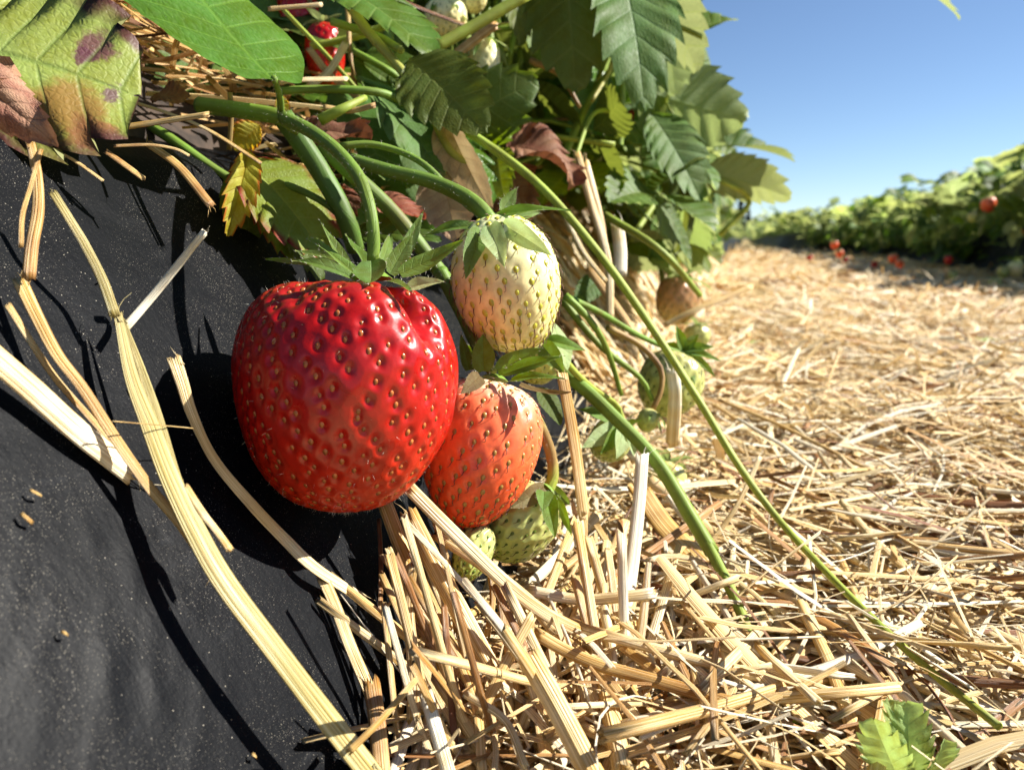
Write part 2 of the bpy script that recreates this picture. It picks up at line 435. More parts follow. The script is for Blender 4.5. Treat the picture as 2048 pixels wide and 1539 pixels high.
def plastic_mat():
    t = NT('black_mulch_film')
    ob = t.obj()
    pat = t.noise(ob, 20., 4., .6); sp = t.noise(ob, 1700., 2., .7)
    v1 = t.voro(ob, 1500., 'F1'); v2 = t.voro(ob, 620., 'F1'); v3 = t.voro(ob, 2600., 'F1')
    gate = t.rng(t.noise(ob, 45., 5., .7), .42, .62, .12, 1.)
    d1 = t.math('MULTIPLY', t.rng(v1, .06, .17, .6, 0.), gate)
    d1 = t.math('MAXIMUM', d1, t.math('MULTIPLY', t.rng(v3, .08, .24, .3, 0.), gate))
    d2 = t.math('MULTIPLY', t.rng(v2, .03, .09, .9, 0.), t.rng(t.noise(ob, 30., 3.), .47, .56))
    dust = t.math('MAXIMUM', d1, d2)
    haze = t.math('MULTIPLY', t.rng(t.noise(ob, 16., 6., .7), .48, .8), t.rng(sp, .35, .7))
    scuff = t.rng(t.noise(t.vmul(ob, (1., .16, .5)), 260., 4., .7), .60, .74)
    base = t.mix(t.math('MAXIMUM', t.math('MULTIPLY', haze, .5), t.math('MULTIPLY', scuff, .25)), (.0022, .0028, .0040), (.022, .024, .028))
    col = t.mix(t.math('MULTIPLY', dust, .75), base, (.55, .50, .40))
    n = t.bump(t.math('ADD', t.math('MULTIPLY', sp, .5), t.noise(ob, 700., 2.)), .22, .0003)
    n = t.bump(t.noise(t.vmul(ob, (1., 3., 1.)), 170., 3., .6), .10, .0008, n)
    return t.done(t.bsdf(Base_Color=col, Roughness=t.rng(pat, .3, .7, .42, .56), Normal=n, Specular_IOR_Level=.06))
M_PLASTIC = plastic_mat()

def path_mat():
    t = NT('straw_bedding')
    ob = t.obj()
    a = t.noise(t.vmul(ob, (1., .15, 1.)), 130., 3., .6); b = t.noise(t.vmul(ob, (.2, 1., 1.)), 110., 3., .6)
    f = t.math('MAXIMUM', a, b)
    c = t.ramp(f, [(.35, (.24, .12, .04)), (.50, (.62, .43, .19)), (.62, (.80, .62, .33)), (.78, (.88, .76, .50))])
    return t.done(t.bsdf(Base_Color=c, Roughness=.8, Normal=t.bump(f, 1., .01)))
M_PATH = path_mat()
def ground_mat():
    t = NT('field_ground'); ob = t.obj()
    c = t.mix(t.rng(t.noise(ob, .6, 6.), .35, .65), (.10, .075, .04), (.09, .12, .03))
    return t.done(t.bsdf(Base_Color=c, Roughness=.95))
M_GROUND = ground_mat()
M_CONIFER = plain('conifer_needles', (.018, .035, .018), .8, .4, 2.)
M_BARK = plain('tree_bark', (.05, .035, .025), .9, .3, 6.)
M_WHITEWALL = plain('white_painted_wall', (.8, .8, .8), .7, .05, 2.)
M_ROOF = plain('pale_roof', (.6, .6, .62), .6, .05, 2.)
# ------------------------------------------------------------------ leaf blades
def blade_local(L=1., W=.4, teeth=8, tooth=.07, fold=.25, droop=.5, pleat=.02, ns=6, sub=4, wave=.02, seed=0, shape='leaf', curl=0.):
    """blade in local space: y base->tip, x across, z up. returns verts, quads, uv(vein), uv2(leaf)."""
    rg = np.random.default_rng(seed)
    if teeth:
        offs = np.array([0., .35, .72, .86])[:sub] if sub == 4 else (np.array([0., .72]) if sub == 2 else np.array([0.]))
        q = np.concatenate([(k + offs) for k in range(teeth)] + [[teeth]]) / teeth
        frac = np.concatenate([np.tile(offs, teeth), [.72]])
    else:
        q = np.linspace(0, 1, 13 if sub > 2 else 7); frac = np.zeros(len(q))
    if shape == 'leaf': f = np.sin(np.pi * np.clip(q, 0, 1) ** .85) ** .72 * (1 - .12 * q)
    elif shape == 'broad': f = np.sin(np.pi * np.clip(q * .93 + .0, 0, 1) ** .95) ** .55
    elif shape == 'sepal': f = np.sin(np.pi * (q * .9 + .1) ** .8) ** .9
    elif shape == 'oval': f = np.sin(np.pi * (q * .94 + .06) ** .9) ** .7
    f[-1] = .02
    tt = np.where(frac < .73, frac / .72, (1 - frac) / .28)      # saw tooth, pointing forward
    V, UV, U2 = [], [], []
    s = np.linspace(0, 1, ns + 1) ** .9
    Lm = L * (q - .55 * q * (1 - q)); 
    for sgn in (1, -1):
        jit = rg.uniform(.75, 1.25, len(q)); jit2 = rg.uniform(-1, 1, 4)
        w = W * f * (1 + .05 * np.sin(q * 9 + jit2[0] * 3))
        bx = w + tooth * L * .55 * tt * jit * np.sqrt(np.clip(f, 0, 1)) * (teeth > 0)
        by = L * q + tooth * L * .9 * tt * jit * (teeth > 0) * np.minimum(1, (1 - q) * 4 + .35)
        X = s[None] * bx[:, None]
        Y = Lm[:, None] + (by - Lm)[:, None] * (s[None] ** (1.1))
        kv = q * max(teeth, 6) - .72
        Z = fold * X + pleat * L * (-np.cos(2 * np.pi * kv))[:, None] * (s * (1.15 - s) * 2.6)[None] * np.sqrt(np.clip(f, .02, 1))[:, None]
        Z = Z + wave * L * np.sin(Y / L * 7 + jit2[1] * 3 + s[None] * 2) * s[None] ** 2
        Z = Z - curl * X ** 2 / max(W, 1e-6)
        V.append(np.stack([X * sgn, Y, Z], -1).reshape(-1, 3))
        UV.append(np.stack([np.repeat(kv, ns + 1), np.tile(s, len(q))], -1))
        U2.append(np.stack([.5 + .5 * (X * sgn).ravel() / max(W, 1e-6), Y.ravel() / L], -1))
    n, m = len(q), ns + 1
    i, j = np.meshgrid(np.arange(n - 1), np.arange(ns), indexing='ij')
    a = (i * m + j).ravel()
    Qr = np.stack([a, a + 1, a + m + 1, a + m], -1)
    Ql = np.stack([a, a + m, a + m + 1, a + 1], -1) + n * m
    V = np.concatenate(V)
    # bend along y
    if abs(droop) > 1e-3:
        y = V[:, 1] / L; k = droop
        yy = np.sin(k * y) / k * L; zz = -(1 - np.cos(k * y)) / k * L
        ang = k * y
        V = np.stack([V[:, 0], yy + V[:, 2] * np.sin(ang), zz + V[:, 2] * np.cos(ang)], -1)
    return V, np.concatenate([Qr, Ql]), np.concatenate(UV), np.concatenate(U2)
def place_blade(B, T, hint, W, **k):
    """world-space blade from base B to tip T, half width W, upper face towards hint."""
    B, T = np.asarray(B, float), np.asarray(T, float)
    L = np.linalg.norm(T - B)
    V, Q, uv, uv2 = blade_local(L=1., W=W / L, **k)
    dr = k.get('droop', .5)
    tip = np.array([0, math.sin(dr) / dr, -(1 - math.cos(dr)) / dr]) if abs(dr) > 1e-3 else np.array([0, 1., 0])
    a = math.atan2(tip[2], tip[1]); r = np.linalg.norm(tip)
    ca, sa = math.cos(-a), math.sin(-a)
    V = np.stack([V[:, 0], V[:, 1] * ca - V[:, 2] * sa, V[:, 1] * sa + V[:, 2] * ca], -1) / r
    V[:, 0] *= r
    y = unit(T - B); x = unit(np.cross(y, np.asarray(hint, float))); z = np.cross(x, y)
    return B + (V[:, :1] * x + V[:, 1:2] * y + V[:, 2:3] * z) * L, Q, uv, uv2

def hairs_on(verts, normals, n, length, seed=0, width=.00006):
    rg = np.random.default_rng(seed)
    i = rg.integers(0, len(verts), n)
    b = verts[i]; d = normals[i] + rg.normal(0, .45, (n, 3)); d /= np.linalg.norm(d, axis=1)[:, None]
    l = length * rg.uniform(.5, 1.2, (n, 1))
    sd = np.cross(d, rg.normal(0, 1, (n, 3))); sd /= np.linalg.norm(sd, axis=1)[:, None] + 1e-9
    V = np.stack([b - sd * width * .5, b + sd * width * .5, b + d * l], 1).reshape(-1, 3)
    return V, np.arange(n * 3).reshape(-1, 3)
def vnormals(me):
    a = np.zeros(len(me.vertices) * 3, np.float32); me.vertices.foreach_get('normal', a)
    v = np.zeros(len(me.vertices) * 3, np.float32); me.vertices.foreach_get('co', v)
    return v.reshape(-1, 3), a.reshape(-1, 3)
def add_hairs(o, n, length, seed=1):
    v, nn = vnormals(o.data)
    V, T = hairs_on(v, nn, n, length, seed)
    h = mk('fine_hair', V, tris=T, mat=M_HAIR, parent=o, smooth=False)
    h['kind'] = 'stuff'
    return h

# ------------------------------------------------------------------ strawberries
def seed_mesh(name, mseed, mstyle, style, L=.0016):
    n, k = 5, 8
    V, Q = [], []
    prof = [(0, .05), (.22, .42), (.5, .5), (.78, .36), (1., .05)]
    for (t, r) in prof:
        for j in range(k):
            a = j / k * 2 * math.pi
            V.append((math.cos(a) * r * L * .72, (t - .5) * L, math.sin(a) * r * L * .38))
    for i in range(n - 1):
        for j in range(k): Q.append((i * k + j, i * k + (j + 1) % k, (i + 1) * k + (j + 1) % k, (i + 1) * k + j))
    idx = [0] * len(Q)
    if style:
        rr = random.Random(style)
        p = [(0, L * .42, L * .1), (L * .08, L * .8, L * .35), (L * rr.uniform(-.2, .3), L * 1.15, L * .4), (L * rr.uniform(.2, .6), L * 1.35, L * .45)]
        v, q, t, u = tube(p, [.00014, .0001, .00007], n=5, k=3, cap=False)
        o = len(V); V += [tuple(x) for x in v]; Q += [tuple(x + o) for x in q]; idx += [1] * len(q)
    return mk(name, V, quads=Q, mat=[mseed, mstyle], matidx=idx, link=False)

def sphere_profile(prof, n):
    p = np.array(prof, float)
    c = spline(np.stack([p[:, 0], p[:, 1], 0 * p[:, 0]], -1), 400)[:, :2]
    c[:, 1] = np.maximum(c[:, 1], 0)
    seg = np.concatenate([[0], np.cumsum(np.linalg.norm(np.diff(c, axis=0), axis=1))])
    s = np.linspace(0, seg[-1], n)
    return np.interp(s, seg, c[:, 0]), np.interp(s, seg, c[:, 1])

def fruit(name, label, cat, top, tip, R, prof, mat, nseed, seedmeshes, res=(120, 160), pit=.0011, pitr=.0019, deform=None, group=None, depth_scale=1., seed_parts=True, lump=.02, seed=0, style='strawberry', face=None, slo=.17, ss=None):
    """top/tip world points; R half width; prof [(t,r)] with t 0..1 along axis, r relative to R.
    returns root, frame dict."""
    top, tip = np.asarray(top, float), np.asarray(tip, float)
    rg = np.random.default_rng(seed)
    L = np.linalg.norm(tip - top); ax = unit(tip - top)
    view = unit(CAM - (top + tip) / 2) if face is None else unit(face)
    zf = unit(view - ax * np.dot(view, ax)); xf = np.cross(zf, ax)      # zf towards the viewer, xf to the right when ax points down
    if np.dot(xf, CR) < 0: xf = -xf
    nt, nph = res
    T, Rr = sphere_profile(prof, nt)
    ph = np.arange(nph) / nph * 2 * math.pi
    def surf(T, Rr, ph):
        r = Rr * R
        if deform is not None: r = r * deform(T, ph)
        else: r = r * (1 + lump * np.sin(2 * ph + seed) + lump * np.sin(3 * ph + T * 4 + seed * 2))
        return top + ax * (T * L)[..., None] + xf * (np.sin(ph) * r)[..., None] + zf * (np.cos(ph) * r * depth_scale)[..., None]
    TT, PP = np.meshgrid(T, ph, indexing='ij'); RR = np.repeat(Rr[:, None], nph, 1)
    V = surf(TT, RR, PP)
    du = np.gradient(V, axis=0); dv = np.roll(V, -1, 1) - np.roll(V, 1, 1)
    N = np.cross(dv, du); N /= np.linalg.norm(N, axis=2)[..., None] + 1e-12
    cen = top + ax * L * .5
    if np.mean(np.sum(N * (V - cen), 2)) < 0: N = -N
    N[0] = -ax; N[-1] = ax
    # seeds by golden angle, equal area along the profile
    T2, R2 = sphere_profile(prof, 600)
    lo, hi = int(600 * slo), int(600 * .985)
    a = np.concatenate([[0], np.cumsum((R2[1:] + R2[:-1]) * .5)]); a = (a - a[lo]) / (a[hi] - a[lo])
    k = np.arange(nseed); ts = (k + .5) / nseed
    sT = np.interp(ts, a, T2); sR = np.interp(ts, a, R2)
    sph = (k * 2.399963) % (2 * math.pi) + rg.normal(0, .05, nseed)
    sp = surf(sT, sR, sph)
    e = 1e-3
    dt = surf(np.interp(np.clip(ts + e, 0, 1), a, T2), np.interp(np.clip(ts + e, 0, 1), a, R2), sph) - surf(np.interp(np.clip(ts - e, 0, 1), a, T2), np.interp(np.clip(ts - e, 0, 1), a, R2), sph)
    dp = surf(sT, sR, sph + e) - surf(sT, sR, sph - e)
    sn = np.cross(dp, dt); sn /= np.linalg.norm(sn, axis=1)[:, None] + 1e-12
    sn *= np.sign(np.sum(sn * (sp - cen), 1))[:, None]
    dt /= np.linalg.norm(dt, axis=1)[:, None] + 1e-12
    # pits around the seeds
    flat = V.reshape(-1, 3); disp = np.zeros(len(flat))
    w = np.sum(sn * 0, 1) + rg.uniform(.75, 1.25, nseed)
    for c0 in range(0, len(flat), 4000):
        blk = flat[c0:c0 + 4000]
        dd = blk[:, None] - sp[None]
        al = np.sum(dd * dt[None], 2)
        d2 = np.sum(dd * dd, 2) - .35 * al * al
        g = np.exp(-d2 / (2 * (pitr * .62) ** 2)) * w[None]
        rim = np.exp(-((np.sqrt(np.maximum(d2, 0)) - pitr * 1.5) / (pitr * .6)) ** 2)
        gw = np.exp(-d2 / (2 * (pitr * 1.45) ** 2))
        disp[c0:c0 + 4000] = -pit * .62 * g.max(1) + pit * .12 * rim.max(1) - pit * .85 * gw.max(1)
    Vd = flat + N.reshape(-1, 3) * disp[:, None]
    Vd += N.reshape(-1, 3) * (R * .006 * (np.array([mnoise.noise(Vector(p * 130)) for p in flat]))[:, None])
    i, j = np.meshgrid(np.arange(nt - 1), np.arange(nph), indexing='ij')
    a0 = (i * nph + j).ravel(); b0 = (i * nph + (j + 1) % nph).ravel()
    Q = np.stack([a0, b0, b0 + nph, a0 + nph], -1)
    f = np.cross(Vd[Q[len(Q) // 2][1]] - Vd[Q[len(Q) // 2][0]], Vd[Q[len(Q) // 2][3]] - Vd[Q[len(Q) // 2][0]])
    if np.dot(f, Vd[Q[len(Q) // 2][0]] - cen) < 0: Q = Q[:, ::-1]
    root = thing(style, label, cat, top, group)
    fr = mk('fruit', Vd, quads=Q, mat=mat, parent=root, origin=top, tint=TT.ravel())
    if seedmeshes:
        order = np.argsort(-(sn @ view))
        mats = []
        for q_ in range(nseed):
            z = sn[q_]; y = dt[q_]; y = unit(y - z * np.dot(y, z)); x = np.cross(y, z)
            ca, sa = math.cos(rg.normal(0, .2)), 0
            s_ = rg.uniform(.85, 1.15) * (ss or pitr / .0019)
            p = sp[q_] - z * (pit * (w[q_] * .45 + .85)) - top
            mats.append(Matrix(((x[0] * s_, y[0] * s_, z[0] * s_, p[0]), (x[1] * s_, y[1] * s_, z[1] * s_, p[1]), (x[2] * s_, y[2] * s_, z[2] * s_, p[2]), (0, 0, 0, 1))))
        rest = order
        if seed_parts:
            for q_ in order[:seed_parts if seed_parts is not True else 230]:
                inst('seed', seedmeshes[int(q_) % len(seedmeshes)], fr, mats[q_])
            rest = order[(seed_parts if seed_parts is not True else 230):]
        if len(rest):
            VV, QQ, MI, n0 = [], [], [], 0
            for q_ in rest:
                me = seedmeshes[int(q_) % len(seedmeshes)]
                v = np.zeros(len(me.vertices) * 3, np.float32); me.vertices.foreach_get('co', v); v = v.reshape(-1, 3)
                Mx = np.array(mats[q_]); VV.append(v @ Mx[:3, :3].T + Mx[:3, 3])
                for pl in me.polygons: QQ.append(tuple(x + n0 for x in pl.vertices)); MI.append(pl.material_index)
                n0 += len(v)
            tag(mk('seeds', np.concatenate(VV), quads=QQ, mat=list(seedmeshes[0].materials), matidx=MI, parent=fr), kind='stuff')
    return root, fr, dict(top=top, tip=tip, ax=ax, xf=xf, zf=zf, L=L, R=R)

def calyx(root, top, ax, R, sepals, mat=None, disc=True, hair=0):
    """sepals: [(base, tip, hint, halfwidth, droop, material)] in world points."""
    o = np.asarray(root.location)
    x = unit(np.cross(ax, [.3, .5, .8])); y = np.cross(ax, x)
    k = 10; V = [np.asarray(top) - ax * R * .10]; T = []
    for ring, (rr, dz) in enumerate(((.14, -.07), (.24, .0))):
        for j in range(k):
            a = j / k * 2 * math.pi
            V.append(np.asarray(top) + (x * math.cos(a) + y * math.sin(a)) * R * rr + ax * R * dz)
    T = [(0, 1 + j, 1 + (j + 1) % k) for j in range(k)]
    Q = [(1 + j, 11 + j, 11 + (j + 1) % k, 1 + (j + 1) % k) for j in range(k)]
    cal = mk('calyx', V, quads=Q, tris=T, mat=M_STEM, parent=root, origin=o, tint=.3)
    for i, s in enumerate(sepals):
        b, t, h, w, dr = s[:5]; m = s[5] if len(s) > 5 and s[5] else (mat or M_SEPAL)
        V, Qd, u, u2 = place_blade(b, t, h, w, teeth=0, fold=.35, droop=dr, pleat=.004, ns=4, sub=4, wave=.02, seed=i, shape='sepal')
        sp = mk('sepal', V, quads=Qd, mat=m, parent=cal, origin=o, uv=u, uv2=u2)
        if hair: 
            v, nn = vnormals(sp.data); edge = np.abs(u[:, 1]) > .8
            hv, ht = hairs_on(v[edge], nn[edge] * .4 + (v[edge] - v.mean(0)) / np.linalg.norm(v[edge] - v.mean(0), axis=1)[:, None], hair, .0009, i)
            # hairs stay in the sepal's own mesh as a second material
            me = sp.data; 
            V2 = np.concatenate([v, hv]); T2 = ht + len(v)
            new = mk('sepal', V2, quads=Qd, tris=T2, mat=[m, M_HAIR], uv=np.concatenate([u, np.zeros((len(hv), 2)) + .5]), uv2=np.concatenate([u2, np.zeros((len(hv), 2)) + .5]), matidx=[0] * len(Qd) + [1] * len(T2), link=False)
            sp.data = new; bpy.data.meshes.remove(me)
    return cal
def auto_sepals(top, ax, R, n=9, length=1., lift=.2, seed=0, width=.16, droop=.6):
    rg = np.random.default_rng(seed)
    x = unit(np.cross(ax, [.3, .5, .8])); y = np.cross(ax, x); out = []
    for i in range(n):
        a = i / n * 2 * math.pi + rg.uniform(-.25, .25); d = x * math.cos(a) + y * math.sin(a)
        l = R * length * rg.uniform(.8, 1.2)
        out.append((top + d * R * .15, top + d * l + ax * l * (-lift + rg.uniform(-.3, .5)), -ax, R * width * rg.uniform(.8, 1.2) , droop * rg.uniform(.2, 1.4)))
    return out
def stem_part(root, pts, r0, r1=None, tint=.3, n=28, hair=0, name='stem', seed=0, mid=None):
    rad = [r0, r1 or r0] if mid is None else [r0, mid, r1]
    v, q, t, u = tube(pts, rad, n=n, k=10, ridge=.06, seed=seed)
    ti = tint if np.isscalar(tint) else np.concatenate([np.repeat(np.interp(np.linspace(0, 1, n), np.linspace(0, 1, len(tint)), tint), 10), [tint[0], tint[-1]]])
    if hair:
        c = spline(pts, n); nn = v[:n * 10] - np.repeat(c, 10, 0); nn /= np.linalg.norm(nn, axis=1)[:, None] + 1e-12
        hv, ht = hairs_on(v[:n * 10], nn, hair, .001, seed, .00005)
        m0 = len(v)
        me = mk(name, np.concatenate([v, hv]), quads=q, tris=np.concatenate([t, ht + m0]), mat=[M_STEM, M_HAIR], uv=np.concatenate([u, np.zeros((len(hv), 2))]),
                tint=np.concatenate([np.broadcast_to(ti, (m0,)), np.zeros(len(hv))]), matidx=[0] * (len(q) + len(t)) + [1] * len(ht), parent=root, origin=np.asarray(root.location))
        return me
    return mk(name, v, quads=q, tris=t, mat=M_STEM, parent=root, origin=np.asarray(root.location), uv=u, tint=ti)

# ------------------------------------------------------------------ straw
def straw_piece(pts, w, label=None, cat='straw', group=None, tint=.6, flat=.45, hint=None, k=12, n=30, ridge=.1, jag=1.2, mat=None, taper=None, seed=0, name='straw_stalk', twist=0., fray=0):
    pts = np.asarray(pts, float)
    rg = np.random.default_rng(seed + int(abs(pts[0][0]) * 1e5))
    if hint is None: hint = unit(CAM - pts.mean(0)) * .6 + np.array([0, 0, .5])
    s = np.linspace(0, 1, n)
    rad = w * np.interp(s, np.linspace(0, 1, len(taper or [1, 1])), taper or [1, 1])
    rad = rad * (1 + (.02 * np.sin(s * 5 + rg.uniform(0, 6)) + .008 * np.sin(s * 17 + rg.uniform(0, 6))))
    ti = tint + .10 * np.sin(s * rg.uniform(2, 6) + rg.uniform(0, 6)) + .05 * np.sin(s * 23 + rg.uniform(0, 6))
    L = np.linalg.norm(np.diff(pts, axis=0), axis=1).sum()
    if flat > .5 and w > .0008 and L > .04:
        s0 = rg.uniform(.2, .8); g = np.exp(-((s - s0) * L / .0016) ** 2)
        rad = rad * (1 + .08 * g); ti = ti - .28 * g
    v, q, t, u = tube(pts, list(rad), n=n, k=k, hint=hint, flat=flat, ridge=ridge, jag=jag, seed=seed, twist=twist)
    u[:, 1] += rg.uniform(0, 4000)
    T = np.concatenate([np.repeat(ti, k), [ti[0] - .15, ti[-1] - .15]])
    parts = [(v, q, t, u, np.clip(T, 0, 1))]
    if fray:
        c = spline(pts, n); tt, sd, nm = frames(c, hint)
        for e, sg in ((0, -1), (-1, 1)):
            for _ in range(fray):
                b = c[e] + sd[e] * rg.uniform(-.8, .8) * rad[e] + nm[e] * rg.uniform(-.3, .3) * rad[e] * flat
                d = tt[e] * sg + sd[e] * rg.normal(0, .25) + nm[e] * rg.normal(0, .2)
                l = w * rg.uniform(.8, 3.2)
                fv, fq, ft, fu = tube([b - d * w, b + d * l * .5, b + d * l + sd[e] * rg.normal(0, .2) * l], [w * .16, w * .10, w * .03], n=5, k=4, flat=.6)
                parts.append((fv, fq, ft, fu, min(1, tint + .12)))
    V, Q, TR, U, A = joinparts(parts)
    o = mk(name, V, quads=Q, tris=TR, mat=mat or M_STRAW, origin=pts[len(pts) // 2], uv=U, tint=A)
    return tag(o, label, cat, group)

def strands(N, cx, cy, cz, length, width, seed, yaw=None, pitch=None, curve=.12, nl=4, tintf=None):
    """N ribbon-like split stalks as one array: 3 verts across, nl along."""
    rg = np.random.default_rng(seed)
    yaw = rg.uniform(0, 2 * math.pi, N) if yaw is None else yaw
    pitch = rg.normal(0, .12, N) if pitch is None else pitch
    d = np.stack([np.cos(yaw) * np.cos(pitch), np.sin(yaw) * np.cos(pitch), np.sin(pitch)], -1)
    up = np.array([0, 0, 1.0]) + rg.normal(0, .35, (N, 3))
    sd = np.cross(d, up); sd /= np.linalg.norm(sd, axis=1)[:, None]; nm = np.cross(sd, d)
    s = np.linspace(-.5, .5, nl)
    bend = rg.normal(0, curve, N); bend2 = rg.normal(0, curve * .5, N)
    c = np.stack([cx, cy, cz], -1)
    pos = c[:, None] + d[:, None] * (s[None, :, None] * length[:, None, None]) + (sd * (bend * length)[:, None])[:, None] * (s[None, :, None] ** 2 * 2 - .2) + (nm * (bend2 * length)[:, None])[:, None] * (s[None, :, None] ** 2 * 2 - .2)
    tp = 1 - .25 * np.abs(s * 2) ** 3
    across = np.array([-1., 0., 1.]); lift = np.array([0., .55, 0.])
    V = pos[:, :, None] + sd[:, None, None] * (across[None, None, :, None] * .5 * width[:, None, None, None] * tp[None, :, None, None]) + nm[:, None, None] * (lift[None, None, :, None] * .5 * width[:, None, None, None])
    V = V.reshape(-1, 3)
    i, j = np.meshgrid(np.arange(nl - 1), np.arange(2), indexing='ij')
    a = (i * 3 + j).ravel(); q = np.stack([a, a + 1, a + 4, a + 3], -1)
    Q = (q[None] + (np.arange(N) * nl * 3)[:, None, None]).reshape(-1, 4)
    ti = np.clip(rg.normal(.62, .2, N), 0, 1) if tintf is None else tintf
    U = np.stack([np.tile(np.tile([0., .5, 1.], nl), N), (s[None, :, None] * (length / width)[:, None, None] + rg.uniform(0, 3000, N)[:, None, None] + np.zeros((1, 1, 3))).reshape(-1)], -1)
    return V, Q, U, np.repeat(ti, nl * 3)

# ------------------------------------------------------------------ strawberry plants
def trifoliate(seed, petiole, lean, size, detail=2):
    """a whole leaf: petiole from the crown at the origin, three toothed leaflets. lean leans towards +x."""
    rg = np.random.default_rng(seed)
    e = np.array([math.sin(lean), rg.uniform(-.1, .1), math.cos(lean)]) * petiole
    midp = np.array([math.sin(lean * .55), 0, math.cos(lean * .55)]) * petiole * .55
    e = e - np.array([0, 0, petiole * .08 * lean])
    parts = []
    v, q, t, u = tube([(0, 0, 0), midp, e], [.0022, .0017, .0014], n=7 if detail > 1 else 4, k=5 if detail > 1 else 3, cap=False)
    parts.append((v, q, u, u * 0 + .5, 0))
    out = unit([math.cos(0) * math.sin(lean + .35), 0, math.cos(lean + .35)])
    up = unit(np.array([0, 0, 1.]) * rg.uniform(.6, 1.) + np.array([rg.uniform(-.5, .6), rg.uniform(-.4, .4), 0]))
    fwd = unit(out - up * np.dot(out, up)); sdv = np.cross(up, fwd)
    dropf = rg.uniform(-.5, .25)
    fwd = unit(fwd + up * dropf)
    for a, sc in ((0, 1.), (1.35, .92), (-1.35, .92)):
        a += rg.normal(0, .12)
        d = fwd * math.cos(a) + sdv * math.sin(a) + up * rg.uniform(-.25, .25)
        l = size * sc
        kw = dict(teeth=8, sub=4, ns=4) if detail > 2 else (dict(teeth=7, sub=2, ns=3) if detail == 2 else dict(teeth=5, sub=1, ns=1))
        v, q, u, u2 = place_blade(e + unit(d) * size * .06, e + unit(d) * l, up + rg.normal(0, .2, 3), l * .40, tooth=.09 if detail > 1 else .05, fold=rg.uniform(.1, .4), droop=rg.uniform(.1, .9), pleat=.022, wave=.03, seed=int(rg.integers(1e6)), shape='leaf', **kw)
        parts.append((v, q, u, u2, 1))
    V = np.concatenate([p[0] for p in parts]); n = 0; Q, MI = [], []
    for p in parts:
        Q.append(p[1] + n); MI += [p[4]] * len(p[1]); n += len(p[0])
    return V, np.concatenate(Q), np.concatenate([p[2] for p in parts]), np.concatenate([p[3] for p in parts]), MI
# ------------------------------------------------------------------ the setting
def grid(us, vs, fn):
    U, Vv = np.meshgrid(us, vs, indexing='ij')
    p = fn(U.ravel(), Vv.ravel())
    n, m = len(us), len(vs)
    i, j = np.meshgrid(np.arange(n - 1), np.arange(m - 1), indexing='ij')
    a = (i * m + j).ravel()
    return p, np.stack([a, a + 1, a + m + 1, a + m], -1)
tag(mk('ground', [(-300, -300, -.06), (300, -300, -.06), (300, 500, -.06), (-300, 500, -.06)], quads=[(0, 1, 2, 3)], mat=M_GROUND), kind='structure')

# path covered with straw
ys = np.concatenate([np.linspace(-.2, 2., 240), np.geomspace(2.03, 60, 90)])
def pf(x, y):
    return np.stack([x, y, path_z(x, y) - .010 - .01 * np.clip(y - 3, 0, 1)], -1)
p, q = grid(np.linspace(-.16, .72, 90), ys, pf)
tag(mk('path', p, quads=q[:, ::-1], mat=M_PATH), kind='structure')

# the left bed's black film: s from the foot (-.25) to past the shoulder
def wrinkle(px, py, ang, n, amp, length, seedv):
    """a small fan of creases round the film point seen at a pixel."""
    c = S(px, py); rr = random.Random(seedv); out = []
    for i in range(n):
        out.append((c[1] + rr.uniform(-1, 1) * .010, (c[2] + rr.uniform(-1, 1) * .010) / SN[0], ang + rr.uniform(-.3, .3), amp * .22 * rr.uniform(.5, 1.2), length * .55 * rr.uniform(.5, 1.3), rr.uniform(.0010, .0022)))
    return out
WR = wrinkle(250, 1450, 1.0, 7, .0009, .012, 3) + wrinkle(330, 1400, 1.1, 6, .0008, .012, 8) + wrinkle(260, 1030, 1.2, 5, .0008, .010, 4) + wrinkle(290, 1150, .4, 6, .0007, .006, 5) + wrinkle(310, 1190, .4, 4, .0007, .005, 6) + wrinkle(330, 440, .2, 5, .0008, .012, 7) + wrinkle(30, 1000, 1.3, 3, .0010, .012, 9) + wrinkle(140, 1250, .9, 6, .0006, .014, 12) + wrinkle(420, 1330, .8, 4, .0005, .012, 13)
SLEN = math.hypot(SH_X - TOE_X, SH_Z)
SD = np.array([SH_X - TOE_X, 0, SH_Z]) / SLEN
def film(s, y):                                      # s = metres up the slope from the foot
    t = np.clip(s - SLEN, 0, None)
    ang = np.minimum(t / .02, 1.) * (math.atan2(SD[2], -SD[0]) - .25)
    base = np.stack([TOE_X + SD[0] * np.minimum(s, SLEN), y, SD[2] * np.minimum(s, SLEN)], -1)
    base[:, 0] -= t * .95; base[:, 2] += np.where(t > 0, .012 * (1 - np.exp(-t / .015)), 0)
    h = .0008 * (vnoise(s * 14, y * 9, 3) - .5) + .00022 * (vnoise(s * 70, y * 45, 4) - .5) + .00015 * (vnoise(s * 160 + y * 120, y * 60 - s * 90, 6) - .5)
    for (wy, ws, a, am, ln, wd) in WR:
        dy, ds = y - wy, s - ws
        al = dy * math.cos(a) + ds * math.sin(a); ac = -dy * math.sin(a) + ds * math.cos(a)
        h = h + am * np.exp(-(al / ln) ** 2) * np.exp(-(ac / wd) ** 2)
    return base + SN[None] * h[:, None]
near = grid(np.linspace(-.03, SLEN + .06, 230), np.linspace(-.05, .55, 560), film)
tag(mk('mulch_film', near[0], quads=near[1][:, ::-1], mat=M_PLASTIC), kind='structure')
far = grid(np.linspace(-.03, SLEN + .06, 24), np.concatenate([np.linspace(.55, 3, 80), np.geomspace(3.1, 60, 30)]), film)
tag(mk('mulch_film', far[0], quads=far[1][:, ::-1], mat=M_PLASTIC), kind='structure')
